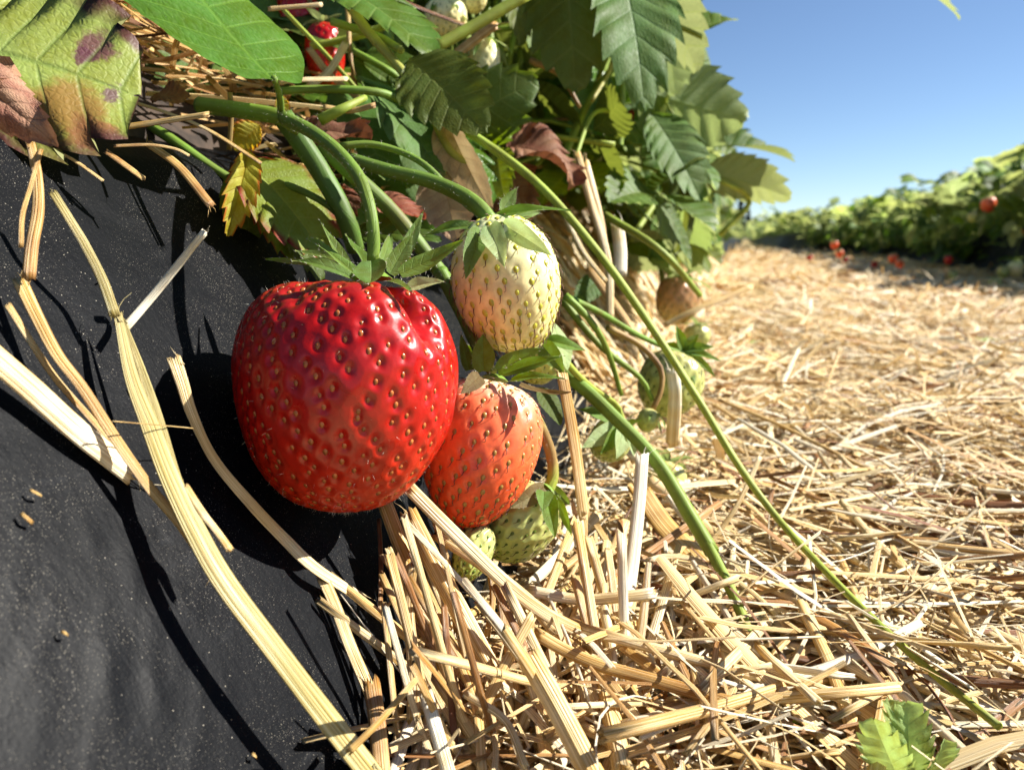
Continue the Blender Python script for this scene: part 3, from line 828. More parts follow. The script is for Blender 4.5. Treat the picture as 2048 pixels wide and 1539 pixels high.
def top_fn(x, y): return np.stack([x, y, np.where(x > SH_X - .012, SH_Z - .02, terrain(x, y)) - .004 + .02 * (vnoise(x * 30, y * 30, 8) - .5) * np.clip((SH_X - x) / .05, 0, 1)], -1)
p, q = grid(np.linspace(-.75, SH_X - .008, 50), np.concatenate([np.linspace(-.2, 2, 120), np.geomspace(2.1, 60, 40)]), top_fn)
tag(mk('planting_bed', p, quads=q[:, ::-1], mat=M_SOIL), kind='structure')

# the right bed, bending slightly inwards in the distance
def bend(y): return -.030 * np.clip(y - 2.5, 0, 3.6) ** 2
RTOE, RSH, RZ = .60, .685, .12
def rfilm(s, y):
    L = math.hypot(RSH - RTOE, RZ); t = np.clip(s - L, 0, None); k = np.minimum(s, L) / L
    h = .006 * (vnoise(s * 18, y * 8, 13) - .5)
    return np.stack([RTOE + (RSH - RTOE) * k + t - h + bend(y), y, RZ * k + .02 * (1 - np.exp(-t / .05)) + h], -1)
p, q = grid(np.linspace(-.04, .8, 40), np.concatenate([np.linspace(.2, 6, 140), np.geomspace(6.1, 60, 40)]), rfilm)
tag(mk('mulch_film', p, quads=q, mat=M_PLASTIC), kind='structure')
# ------------------------------------------------------------------ straw bedding of the path
def scatter(N, x0, x1, y0, y1, seed, ypow=1.):
    rg = np.random.default_rng(seed)
    y = y0 + (y1 - y0) * rg.uniform(0, 1, N) ** ypow
    x = rg.uniform(x0, x1, N)
    return rg, x, y
VS, QS, US, TS, nS = [], [], [], [], 0
def push(V, Q, U, T, filt=False, nl=0):
    global nS
    if filt:
        px, py, d = project(V)
        bad = (d > 0) & (px < np.interp(py, [900, 1000, 1040, 1100, 1539, 1700], [1100, 830, 775, 765, 738, 730])) & (py > 900)
        bad |= (px > 872) & (px < 1140) & (py > 960) & (py < 1150) & (d < .215) & (d > 0)
        m = nl * 3; ok = ~bad.reshape(-1, m).any(1)
        k = len(ok); idx = np.where(ok)[0]
        V = V.reshape(k, m, 3)[idx].reshape(-1, 3); U = U.reshape(k, m, 2)[idx].reshape(-1, 2); T = T.reshape(k, m)[idx].ravel()
        q0 = Q.reshape(k, -1, 4)[0]; Q = (q0[None] + (np.arange(len(idx)) * m)[:, None, None]).reshape(-1, 4)
    VS.append(V); QS.append(Q + nS); US.append(U); TS.append(T); nS += len(V)
def tints(rg, N):
    k = rg.uniform(0, 1, N)
    return np.clip(np.where(k < .12, rg.uniform(.0, .3, N), np.where(k < .55, rg.normal(.62, .1, N), rg.normal(.88, .1, N))), 0, 1)
def keep(x, y, z, m=.0):                             # nothing buried in the bed or left of the straw's edge
    return (z > slope_z(x) + .0015) & (x > TOE_X - .02)
for (N, x0, x1, y0, y1, lm, ls, wm, ws, th, nl, sd) in (
    (8000, -.09, .42, .03, .50, .062, .028, .00135, .0009, .016, 6, 11),     # near stalks
    (9000, -.09, .42, .03, .50, .016, .010, .0008, .0004, .014, 3, 12),     # near chaff
    (3600, -.09, .35, .04, .45, .045, .020, .00035, .0002, .018, 8, 17),     # hair-thin fibres
    (11000, -.10, .62, .40, 1.3, .075, .028, .0019, .0009, .020, 4, 13),
    (9000, -.10, .62, .40, 1.5, .020, .010, .0012, .0006, .018, 3, 14),
    (14000, -.12, .62, 1.2, 3.2, .065, .022, .0034, .0012, .024, 3, 15),
    (9000, -.15, .60, 3.0, 7.5, .085, .025, .0070, .0020, .04, 3, 16)):
    rg, x, y = scatter(N, x0, x1, y0, y1, sd)
    L = np.abs(rg.normal(lm, ls, N)) + .006; W = wm * np.exp(rg.normal(-.05, .5, N)) + .0003
    z = path_z(x, y) + (rg.uniform(0, 1, N) ** 1.3 - .45) * th
    yaw = rg.uniform(0, 2 * math.pi, N)
    heap = np.exp(-((x + .07) / .03) ** 2)
    pitch = rg.normal(0, .19, N) + heap * rg.normal(0, .25, N)
    dz = np.abs(np.sin(pitch)) * L * .5
    ex = np.cos(yaw) * np.cos(pitch) * L * .5
    ok = keep(x - np.abs(ex), y, z - .004 + np.where(ex != 0, 0, 0)) | (x > -.03)
    ok &= (z + np.sin(pitch) * L * .5 < .085)
    # thin the strands that would stick up into the lens
    px, py, d = project(np.stack([x, y, z + dz], -1))
    ok &= (d > .115) | (d < .0)
    i = np.where(ok)[0]
    ti = tints(rg, N)
    push(*strands(len(i), x[i], y[i], z[i], L[i], W[i], sd + 100, yaw=yaw[i], pitch=pitch[i], curve=.14 if sd != 17 else .35, nl=nl, tintf=ti[i]), filt=sd in (11, 12, 17), nl=nl)
tag(mk('straw_bedding', np.concatenate(VS), quads=np.concatenate(QS), mat=M_STRAW, uv=np.concatenate(US), tint=np.concatenate(TS)), 'pale golden chopped straw spread over the path between the beds', 'straw', kind='stuff')

# straw lying on the film farther along, under the leaves
rg = np.random.default_rng(35); N = 2400
sl = rg.uniform(0, .9, N) ** 1.2 * SLEN; y = .40 + 2.2 * rg.uniform(0, 1, N) ** 1.3
lf = rg.uniform(.001, .014, N)
x = TOE_X + SD[0] * sl + SN[0] * lf; z = SD[2] * sl + SN[2] * lf
yaw = np.where(rg.uniform(0, 1, N) < .6, rg.normal(0, .7, N), rg.uniform(0, 6.28, N)); 
Vf, Qf, Uf, Tf = strands(N, x, y, z, np.abs(rg.normal(.05, .025, N)) + .008, np.abs(rg.normal(.0022, .001, N)) + .0005, 36, yaw=yaw, pitch=-np.cos(yaw) * .92 + rg.normal(0, .12, N), tintf=np.clip(rg.normal(.72, .22, N), 0, 1))
tag(mk('straw_litter', Vf, quads=Qf, mat=M_STRAW, uv=Uf, tint=Tf), 'straw litter strewn down the side of the left bed behind the fruit', 'straw', kind='stuff')

# straw litter caught on the shoulder of the bed among the plants
rg = np.random.default_rng(31)
N = 4200
y = rg.uniform(.06, 1.6, N) ** 1.3; x = SH_X - np.abs(rg.normal(.0, .11, N)) + .012
z = terrain(x, y) + rg.uniform(0, .022, N)
L = np.abs(rg.normal(.035, .018, N)) + .006; W = np.abs(rg.normal(.0019, .0008, N)) + .0004
Vl, Ql, Ul, Tl = strands(N, x, y, z, L, W, 32, pitch=rg.normal(0, .3, N), tintf=np.clip(rg.normal(.36, .22, N), 0, 1))
px, py, d = project(Vl)
lim = np.interp(px, [-200, 0, 270, 330, 480, 560, 900, 1150, 1400], [285, 285, 285, 330, 330, 420, 480, 500, 520])
bad = (py > lim) & (px < 1400) & (d < 1.0) | (d < .12) | ((px < 560) & (py < 290) & (d < .205)) | ((px > 370) & (px < 450) & (py > 215) & (py < 305) & (d < .3))
badS = bad.reshape(N, -1).any(1)
m = len(Vl) // N
ix = np.where(~badS)[0]
Vk = Vl.reshape(N, m, 3)[ix].reshape(-1, 3)
qk = Ql.reshape(N, -1, 4)[0] - Ql.reshape(N, -1, 4)[0].min()
Qk = (qk[None] + (np.arange(len(ix)) * m)[:, None, None]).reshape(-1, 4)
tag(mk('straw_litter', Vk, quads=Qk, mat=M_STRAW, uv=Ul.reshape(N, m, 2)[ix].reshape(-1, 2), tint=Tl.reshape(N, m)[ix].ravel()), 'brownish straw litter caught on the bed under the strawberry plants', 'straw', kind='stuff')

# single loose stalks lying on top of the near straw
GRP = 'loose straw stalks on top of the path bedding'
rg = np.random.default_rng(77)
made = 0
LOOSE = []
for tries in range(4000):
    if made >= 210: break
    px, py = rg.uniform(880, 2040), rg.uniform(760, 1530)
    if px < 1000 and py < 1250: continue
    if py < 760 + (1500 - px) * .35 and px < 1500: continue
    if px > 1690 and py > 1340 and px < 1940: continue
    p = hit(px, py, .006)
    if p[0] < -.062: continue
    L = abs(rg.normal(.062, .030)) + .012; w = abs(rg.normal(.00065, .0003)) + .0004
    a = rg.uniform(0, 2 * math.pi); e = rg.normal(.05, .12)
    d = np.array([math.cos(a) * math.cos(e), math.sin(a) * math.cos(e), math.sin(e)])
    sidev = np.cross(d, [0, 0, 1]); bnd = rg.normal(0, .06)
    pts = [p + d * L * t + sidev * L * bnd * (4 * t * t - .3) for t in (-.5, -.17, .17, .5)]
    pts = [np.array([q[0], q[1], max(q[2], path_z(q[0], q[1]) + .004, slope_z(q[0]) + .003)]) for q in pts]
    if min(project(np.array(pts))[2]) < .125 or min(q[0] for q in pts) < -.085: continue
    qx, qy, qd = project(np.array(pts))
    if ((qx > 872) & (qx < 1150) & (qy < 1150)).any() or ((qx > 1700) & (qx < 1930) & (qy > 1400)).any(): continue
    k = rg.uniform()
    flat = rg.uniform(.15, .4) if k < .75 else .85
    straw_piece(pts, w, 'loose dry straw stalk lying on the heaped bedding of the path', 'straw stalk', GRP, tint=float(tints(rg, 1)[0]), flat=flat, k=8, n=9, ridge=.12, seed=tries, twist=rg.normal(0, .6), hint=unit(np.array([rg.normal(0, .4), rg.normal(0, .4), 1.])))
    made += 1
# ------------------------------------------------------------------ the strawberries in the foreground
def smooth(x, a, b):
    t = np.clip((np.asarray(x, float) - a) / (b - a), 0, 1); return t * t * (3 - 2 * t)
SM_RED = [seed_mesh('seed', M_SEED_RED, M_STYLE, 0), seed_mesh('seed', M_SEED_RED, M_STYLE, 0, .00145)]
SM_CORAL = [seed_mesh('seed', M_SEED_CORAL, M_STYLE, i + 1, .00175) for i in range(4)]
SM_WHITE = [seed_mesh('seed', M_SEED_GREEN, M_STYLE, i + 9, .0019) for i in range(4)]
SM_GREEN = [seed_mesh('seed', M_SEED_DKGREEN, M_STYLE, i + 19, .0016) for i in range(4)]
UPH = np.array([0, 0, 1.0]); TOCAM = -CF
H1 = unit(TOCAM * .8 + UPH * .7)
SLH = unit(TOCAM * .8 + SL * .9)

def sep_px(lst, d0):
    out = []
    for (bx, by, bd, tx, ty, td, w, hint, dr, *m) in lst:
        out.append((P(bx, by, d0 + bd), P(tx, ty, d0 + td), hint, w / FPX * d0, dr, m[0] if m else None))
    return out

# big red berry: broad, with a cleft and shoulders at the top
def deform1(T, ph):
    T, ph = np.broadcast_arrays(np.asarray(T, float), np.asarray(ph, float))
    p = (ph + math.pi) % (2 * math.pi) - math.pi
    g = 1 - .42 * np.exp(-((p - .80 + .8 * np.clip(.16 - T, 0, 1)) / .17) ** 2) * (1 - smooth(T, .06, .32))
    g -= .12 * np.exp(-((p + .62) / .22) ** 2) * (1 - smooth(T, .0, .20))
    g += .05 * np.exp(-((p - .15) / .35) ** 2) * (1 - smooth(T, .08, .35))
    g += .03 * np.sin(2 * p + .6) + .018 * np.sin(3 * p + 5 * T) + .012 * np.sin(5 * p - 3 * T)
    g -= .05 * smooth(T, .55, .95) * np.exp(-((p - 1.2) / .6) ** 2)
    return g
prof1 = [(.075, .0), (.06, .20), (.015, .37), (.0, .53), (.03, .69), (.10, .84), (.20, .94), (.33, 1.), (.48, .985), (.62, .92), (.75, .81), (.86, .66), (.93, .49), (.975, .28), (1., .0)]
t1, b1 = P(697, 574, .171), P(688, 1027, .171)
B1, F1, I1 = fruit('fruit', 'largest strawberry, big glossy ripe red fruit with a cleft top, hanging against the black film', 'strawberry', t1, b1, 226 / FPX * .171, prof1, M_RED, 640, SM_RED, (370, 540), .00050, .00098, deform1, depth_scale=.92, seed_parts=290, seed=3, slo=.12, ss=.95)
sp1 = [(712, 560, -.014, 584, 522, -.016, 13, SLH, .8), (706, 548, -.002, 532, 520, .000, 12, SLH, .4), (714, 552, -.008, 616, 476, .000, 15, SLH, .2), (722, 548, -.004, 590, 500, .006, 13, SLH, .3),
       (708, 548, .004, 640, 440, .010, 13, SLH, -.3), (742, 522, -.010, 738, 566, -.019, 31, unit(TOCAM + UPH * .3), -.9, M_SEPAL), (778, 562, -.014, 824, 584, -.018, 12, SLH, .4),
       (815, 576, -.016, 888, 564, -.018, 16, SLH, .3, M_SEPAL_PALE), (800, 548, -.008, 926, 480, -.006, 18, SLH, -.6), (780, 548, -.004, 826, 466, -.002, 19, SLH, -.3),
       (795, 540, .002, 848, 420, .006, 14, SLH, -.4), (735, 545, .008, 690, 470, .03, 14, SLH, .3), (760, 540, .010, 780, 470, .03, 14, SLH, .3)]
c1 = calyx(B1, P(742, 556, .166), I1['ax'], I1['R'] * .8, sep_px(sp1, .172), hair=40)
stem_part(B1, [P(568, 236, .200), P(620, 262, .190), P(672, 300, .182), P(715, 350, .175), P(738, 410, .171), P(747, 470, .170), P(746, 530, .171)], 14 / FPX * .19, 12.5 / FPX * .171, (.12, .25, .3), hair=500, seed=1)
tag(add_hairs(F1, 900, .0012, 4), kind='stuff')

# coral berry
t2, b2 = P(988, 768, .197), P(926, 1060, .190)
prof2 = [(.02, 0), (.015, .2), (.0, .42), (.03, .62), (.10, .82), (.22, .96), (.36, 1.), (.55, .96), (.72, .82), (.86, .58), (.95, .32), (1., 0)]
B2, F2, I2 = fruit('fruit', 'half ripe orange red strawberry tucked behind the largest red one, pale round its neck', 'strawberry', t2, b2, 117 / FPX * .193, prof2, M_CORAL, 250, SM_CORAL, (210, 280), .00035, .0009, depth_scale=.95, seed_parts=150, seed=5, ss=1.0)
sp2 = [(967, 742, -.003, 966, 668, -.004, 23, TOCAM, .3), (995, 742, -.002, 1084, 696, -.004, 20, SLH, .3), (1006, 748, -.006, 1130, 711, -.010, 14, SLH, .2), (1022, 760, -.006, 1129, 757, -.012, 12, SLH, .4),
       (1040, 768, -.008, 1142, 783, -.014, 9, SLH, -.8, M_SEPAL_BROWN), (960, 752, -.010, 922, 787, -.018, 17, SLH, .5, M_SEPAL_BROWN), (938, 740, .006, 922, 668, .004, 12, TOCAM, .2), (960, 745, .01, 935, 690, .02, 14, TOCAM, .2)]
calyx(B2, P(990, 758, .194), I2['ax'], I2['R'], sep_px(sp2, .194), hair=40)
stem_part(B2, [P(880, 540, .212), P(925, 630, .208), P(952, 690, .204), P(985, 745, .197)], 15 / FPX * .21, 10 / FPX * .197, (.2, .35, .5), hair=200, seed=2)

# white berry
t3, b3 = P(985, 442, .200), P(1046, 706, .196)
prof3 = [(.015, 0), (.0, .3), (.02, .55), (.09, .80), (.20, .95), (.36, 1.), (.55, .98), (.72, .86), (.86, .64), (.95, .38), (1., 0)]
B3, F3, I3 = fruit('fruit', 'creamy white unripe strawberry with green seeds above the orange one, pale sepals folded over it', 'strawberry', t3, b3, 111 / FPX * .198, [(.015, 0), (.0, .28), (.02, .48), (.09, .68), (.20, .86), (.34, .97), (.47, 1.), (.62, .95), (.76, .81), (.88, .60), (.95, .40), (1., 0)], M_WHITE, 270, SM_WHITE, (210, 280), .00025, .0009, depth_scale=.95, seed_parts=160, seed=8, ss=1.1)
sp3 = [(978, 452, -.010, 1010, 534, -.021, 23, TOCAM, .5, M_SEPAL_PALE), (1004, 448, -.008, 1104, 512, -.016, 21, TOCAM, .5, M_SEPAL_PALE), (962, 458, -.008, 931, 557, -.019, 21, TOCAM, .5), (990, 432, -.004, 1142, 420, -.010, 15, SLH, .3),
       (1004, 424, .004, 1034, 376, .006, 15, SLH, -.6), (958, 452, -.004, 850, 470, -.002, 14, SLH, .5, M_SEPAL), (1010, 440, .006, 1080, 425, .012, 14, SLH, .3)]
calyx(B3, P(982, 446, .196), I3['ax'], I3['R'], sep_px(sp3, .198), hair=50)
stem_part(B3, [P(700, 318, .205), P(780, 342, .205), P(860, 362, .204), P(920, 388, .202), P(958, 415, .199), P(982, 446, .198)], 13 / FPX * .203, 17 / FPX * .198, (.1, .2, .3), hair=400, seed=3)
# green twin-lobed pair below
t4, b4 = P(1092, 985, .206), P(972, 1112, .200)
B4, F4, I4 = fruit('fruit', 'light green unripe strawberry lying on straw right under the orange one', 'strawberry', t4, b4, 78 / FPX * .203, prof3, M_GREEN, 170, SM_GREEN, (150, 200), .0006, .0014, depth_scale=.95, seed_parts=110, seed=9)
sp4 = [(1088, 974, -.004, 1018, 1016, -.014, 19, TOCAM, .5, M_SEPAL_BROWN), (1094, 986, -.006, 1110, 1076, -.014, 17, TOCAM, .4), (1112, 990, -.002, 1144, 1072, -.004, 9, TOCAM, .5), (1088, 982, -.006, 1085, 1022, -.014, 17, TOCAM, .5), (1100, 970, .006, 1140, 1010, .012, 12, TOCAM, .3)]
calyx(B4, P(1096, 978, .202), I4['ax'], I4['R'], sep_px(sp4, .204), hair=40)
stem_part(B4, [P(1052, 800, .200), P(1082, 855, .203), P(1102, 910, .206), P(1106, 950, .206), P(1096, 980, .205)], 10 / FPX * .2, 12 / FPX * .205, (.5, .8, .85, .5), hair=260, seed=4)
B4b, F4b, I4b = fruit('fruit', 'smallest green strawberry peeping out between two straw stalks below the red fruit', 'strawberry', P(968, 1050, .194), P(918, 1168, .184), 42 / FPX * .19, prof3, M_GREEN, 90, SM_GREEN, (110, 140), .0006, .0014, seed_parts=60, seed=10)
stem_part(B4b, [P(985, 1000, .205), P(975, 1030, .199), P(968, 1054, .195)], .0011, .0012, .3, n=8)

def small_berry(label, top, tip, hw, mat, seeds, n, res, seed, sepals=None, stem=None, sl=1.2, lift=.1, tint=.3, sp=False, smat=None, nsep=8, group=None):
    (tx, ty, td), (bx, by, bd) = top, tip
    R = hw / FPX * (td + bd) / 2
    r, f, I = fruit('fruit', label, 'strawberry', P(*top), P(*tip), R, prof3, mat, n, seeds, res, R * .045, R * .1 if R < .012 else .0015, seed_parts=sp if sp else False, seed=seed, group=group)
    calyx(r, P(*top), I['ax'], R, sepals if sepals is not None else auto_sepals(P(*top) - I['ax'] * R * .05, I['ax'], R, nsep, sl, lift, seed, .2), mat=smat)
    if stem: stem_part(r, [P(*s) for s in stem], .0012, .0010, tint, n=14, seed=seed)
    return r
small_berry('pale green strawberry half hidden under the orange berry\'s sepals', (1078, 692, .222), (1072, 768, .218), 46, M_GREEN, SM_GREEN, 90, (80, 110), 11, sp=50, sepals=[(P(1085, 690, .214), P(1128, 745, .208), TOCAM, .003, .5), (P(1090, 680, .216), P(1172, 702, .214), H1, .0022, .3)], stem=[(1000, 600, .235), (1040, 650, .23), (1078, 690, .222)])
sp5 = sep_px([(1246, 846, 0, 1154, 818, -.006, 17, SLH, .3), (1240, 852, -.006, 1163, 895, -.016, 20, SLH, .5, M_SEPAL_PALE), (1243, 856, -.010, 1232, 918, -.018, 18, SLH, .4, M_SEPAL_PALE), (1250, 850, -.004, 1283, 840, -.008, 12, SLH, -.5), (1250, 858, -.008, 1268, 912, -.014, 15, SLH, .3, M_SEPAL_PALE), (1238, 846, .01, 1190, 830, .02, 12, SLH, .3), (1240, 852, -.009, 1200, 908, -.017, 15, SLH, .5)], .25)
small_berry('little green strawberry wrapped in its sepals on a thin arched stalk', (1240, 852, .25), (1196, 918, .246), 42, M_GREEN, SM_GREEN, 90, (80, 110), 12, sepals=sp5, sp=40, stem=[(1118, 705, .225), (1150, 745, .232), (1190, 780, .24), (1228, 805, .248), (1243, 830, .25), (1240, 852, .25)], tint=.6)
star = [(1366 + 0, 700, -.0, x, y, dz, 11, H1, .3) for (x, y, dz) in ((1352, 650, .0), (1398, 668, .0), (1432, 694, -.004), (1442, 722, -.008), (1430, 752, -.012), (1390, 768, -.016), (1318, 690, .01), (1330, 745, -.01))]
small_berry('yellowish green strawberry behind the long runner, sepals spread like a star', (1362, 712, .30), (1312, 832, .295), 66, M_GREEN, SM_GREEN, 120, (90, 120), 13, sepals=sep_px(star, .30), sp=60, stem=[(1135, 595, .25), (1200, 625, .265), (1280, 672, .285), (1362, 708, .30)])
small_berry('tiny green strawberry hanging by a reddish hooked stalk', (1302, 822, .27), (1288, 862, .266), 22, M_GREEN, SM_GREEN, 50, (60, 80), 14, sl=1.9, lift=-.8, stem=[(1215, 655, .262), (1280, 690, .27), (1320, 735, .272), (1322, 780, .271), (1302, 824, .27)], tint=.85, nsep=6)
small_berry('pale green strawberry lying in the straw behind the thick green runner', (1335, 925, .30), (1318, 1008, .295), 46, M_GREEN, SM_GREEN, 70, (70, 90), 15)
small_berry('peach brown strawberry hanging in the shade at the far straw edge', (1362, 556, .5), (1345, 652, .5), 44, M_PEACH, SM_GREEN, 110, (70, 90), 16, sl=1.3)
small_berry('green strawberry under the peach brown one at the straw edge', (1395, 650, .5), (1390, 700, .5), 26, M_GREEN, SM_GREEN, 60, (50, 70), 17)
small_berry('white green oval strawberry hanging below a piece of brown straw', (968, 78, .33), (970, 192, .33), 32, M_WHITE, SM_GREEN, 120, (80, 100), 18, sl=1.6, lift=-.9)
small_berry('white green round strawberry beneath the yellowish leaf stalk at the top', (890, 2, .34), (893, 82, .34), 44, M_WHITE, SM_GREEN, 120, (80, 100), 19, sl=1.2, lift=-.9)
small_berry('pale strawberry cut by the upper edge of the picture', (945, -25, .35), (950, 26, .35), 28, M_WHITE, SM_GREEN, 80, (60, 80), 20)
small_berry('ripe red strawberry showing between dry straws at the upper left', (648, 50, .31), (655, 178, .31), 40, M_RED, SM_RED, 160, (90, 110), 21)
small_berry('ripe red strawberry deep behind the serrated leaf at the top', (598, -10, .33), (600, 92, .33), 45, M_RED, SM_RED, 160, (90, 110), 22)
small_berry('small red strawberry glowing in the gap below the drooping blue green leaf', (1216, 258, .5), (1203, 310, .5), 19, M_RED, SM_RED, 60, (50, 60), 23)
small_berry('red strawberry seen edge on beside a thin green stalk in the leaves', (1250, 232, .52), (1285, 250, .52), 18, M_RED, SM_RED, 50, (50, 60), 24)
small_berry('dull pink strawberry half lost behind the drooping leaf tip', (1190, 130, .5), (1196, 182, .5), 20, M_RED, SM_RED, 50, (50, 60), 25)
# ------------------------------------------------------------------ the plant over the foreground fruit, leaf by leaf
NEAR = thing('strawberry_plant', 'nearest strawberry plant, with spotted, green and dead leaves above the largest fruit', 'strawberry plant', (-.22, .24, .125), 'strawberry plants of the left bed')
NO = np.asarray(NEAR.location)
def nleaf(B, T, hw, mat, hint=SLH, label=None, seed=0, name='leaf', **k):
    """leaf of the near plant; B, T = (px, py, depth), hw half width in pixels."""
    b, t = P(*B), P(*T)
    kw = dict(teeth=8, sub=4, ns=7, tooth=.075, fold=.2, droop=.35, pleat=.009, wave=.02)
    kw.update(k)
    v, q, u, u2 = place_blade(b, t, hint, hw / FPX * (B[2] + T[2]) / 2, seed=seed, **kw)
    o = mk(name, v, quads=q, mat=mat, parent=NEAR, origin=NO, uv=u, uv2=u2)
    if label: o['label'] = label
    return o
UPC = unit(TOCAM * .5 + UPH)
LEFTC = unit(TOCAM - CR * .6); RIGHTC = unit(TOCAM + CR * .7)
nleaf((-190, 70, .160), (266, 190, .178), 205, M_LEAF_OLD, unit(TOCAM + UPH * .45), 'yellow green old leaf with purple and brown spots at the upper left', 3, teeth=7, tooth=.12, fold=.06, droop=.45, shape='broad', pleat=.012, wave=.03)
nleaf((548, 160, .188), (250, -240, .215), 165, M_LEAF_BRIGHT, SLH, 'bright green smooth leaf hanging down to its stalk at the top', 5, tooth=.008, fold=.10, droop=-.3, shape='oval', pleat=.005, teeth=9, curl=.25)
nleaf((655, -40, .27), (868, 112, .262), 105, M_LEAF, SLH, 'green toothed leaf at the top beneath a dry stalk', 7, fold=.1)
nleaf((818, 118, .255), (968, 262, .245), 88, M_LEAF_OLIVE, unit(TOCAM + CR * .2), 'olive green toothed leaf in shade behind the dry stalk', 8, fold=.12)
nleaf((728, 165, .262), (885, 352, .258), 88, M_LEAF_DARK, SLH, 'blue green leaf with curled lobes behind the fruit stalks', 9, fold=.3, wave=.06)
nleaf((488, 318, .212), (655, 520, .215), 105, M_LEAF_YELLOW, SLH, 'yellow green leaf with red edged teeth beside the thick stalks', 10, fold=.2)
nleaf((498, 300, .205), (455, 470, .200), 30, M_LEAF_ORANGE, RIGHTC, 'narrow folded yellow leaf edged in orange', 11, fold=.8)
nleaf((475, 330, .214), (500, 490, .22), 60, M_LEAF_OLIVE, SLH, None, 12)
nleaf((1125, -130, .345), (1150, 178, .325), 92, M_LEAF_OLIVE, unit(TOCAM - UPH * .1), 'big olive leaf hanging point down in shade at the top', 13, fold=-.12)
nleaf((1230, -110, .345), (1288, 214, .325), 92, M_LEAF_DARK, unit(TOCAM + UPH * .3 + CR * .3), 'drooping blue green leaf with a pale midrib near the sky', 14, fold=.15)
nleaf((1290, -60, .40), (1392, 140, .40), 72, M_LEAF, unit(UPH - TOCAM * .5 + CR * .2), 'sunlit yellow green leaf against the sky at the top', 15, fold=.2)
nleaf((1330, 40, .42), (1350, 190, .42), 50, M_LEAF, unit(UPH - TOCAM * .4), None, 16)
nleaf((1345, 80, .46), (1470, 40, .47), 52, M_LEAF, unit(UPH + TOCAM * .6), 'small leaf pointing right into the sky at the top', 17, fold=.3)
nleaf((1262, 170, .44), (1492, 236, .43), 98, M_LEAF, unit(-TOCAM * .9 + UPH * .15 - CR * .3), 'leaf showing its pale grey green underside against the sky', 18, fold=.25, droop=.5, pleat=.03)
nleaf((1300, 225, .42), (1400, 400, .41), 62, M_LEAF_DARK, unit(TOCAM + CR * .4), 'dark leaf hanging in shade below the pale underside', 19)
nleaf((1390, 296, .58), (1586, 322, .60), 54, M_LEAF, unit(UPH + TOCAM * .45), 'upper of two leaves pointing right into the sky', 20, fold=.35, droop=.5)
nleaf((1400, 290, .62), (1500, 262, .62), 45, M_LEAF_DARK, unit(UPH + TOCAM * .3), None, 21)
nleaf((1400, 345, .58), (1580, 396, .58), 50, M_LEAF, unit(UPH * .5 - TOCAM * .6), 'lower of two leaves pointing right into the sky', 22, fold=.35, droop=.6)
nleaf((1010, -60, .33), (1040, 90, .34), 60, M_LEAF_OLIVE, SLH, None, 23)
nleaf((1050, 20, .36), (1080, 130, .36), 42, M_LEAF, SLH, None, 24)
nleaf((995, 300, .30), (1010, 400, .29), 44, M_LEAF_OLIVE, LEFTC, None, 25)
nleaf((1015, 300, .32), (1148, 372, .315), 70, M_LEAF_DEAD, SLH, 'crumpled red brown dead leaf behind the long runner', 26, fold=.3, wave=.14, droop=1.4)
nleaf((1030, 330, .325), (1060, 440, .32), 60, M_LEAF_DEAD, LEFTC, None, 27, wave=.16, droop=1.2)
nleaf((888, 225, .262), (985, 425, .262), 40, M_LEAF_TAN, LEFTC, 'dry tan leaf folded lengthwise above the white fruit', 28, fold=.6, tooth=.02, wave=.05)
nleaf((880, 330, .27), (915, 485, .268), 62, M_LEAF_TAN, TOCAM, 'grey green withered leaf above the white fruit', 29, fold=.3, tooth=.02, wave=.05)
nleaf((600, 260, .235), (742, 280, .23), 40, M_LEAF_DEAD, SLH, 'dark brown dead leaf between the stalks', 30, wave=.1, fold=.4)
nleaf((742, 400, .24), (848, 440, .235), 42, M_LEAF_RED, SLH, 'red tinged leaf scrap between the two fruit stalks', 31, wave=.06)
nleaf((690, 470, .235), (880, 480, .23), 38, M_LEAF, SLH, None, 32)
nleaf((660, 370, .23), (690, 470, .228), 50, M_LEAF_DEAD, TOCAM, None, 33, wave=.1)
nleaf((30, 130, .152), (-60, 330, .146), 60, M_LEAF_BROWN, unit(TOCAM - CR * .4), None, 34, fold=.3, wave=.1, droop=1.)
nleaf((-70, 150, .152), (116, 292, .146), 58, M_LEAF_BROWN, unit(TOCAM + UPH * .3), 'curled brown dead part of the spotted leaf at the left edge', 35, fold=.4, wave=.08, droop=1.2, tooth=.03, curl=.5)
nleaf((300, 200, .215), (380, 190, .215), 30, M_LEAF_DEAD, SLH, None, 36, wave=.1)
nleaf((560, 190, .212), (575, 250, .21), 14, M_LEAF_ORANGE, TOCAM, None, 37)
nleaf((520, 250, .225), (470, 300, .225), 32, M_LEAF_ORANGE, TOCAM, None, 38)
nleaf((1770, -60, .5), (1918, 36, .5), 52, M_LEAF, unit(UPH - CF * .3), 'leaf tip dipping into the sky at the top right', 39)
nleaf((1200, 560, .36), (1150, 600, .35), 26, M_LEAF, TOCAM, None, 40)
nleaf((1100, 640, .225), (1135, 740, .215), 24, M_SEPAL_PALE, SLH, None, 41, tooth=.01)
nleaf((1075, 775, .215), (1120, 850, .213), 30, M_LEAF_OLIVE, SLH, None, 42, tooth=.02)
nleaf((760, 520, .22), (840, 545, .215), 30, M_LEAF_ORANGE, SLH, None, 43)
nleaf((520, 370, .22), (585, 520, .22), 60, M_LEAF_YELLOW, SLH, None, 44)
nleaf((560, 420, .225), (640, 560, .222), 45, M_LEAF_OLIVE, SLH, None, 45)

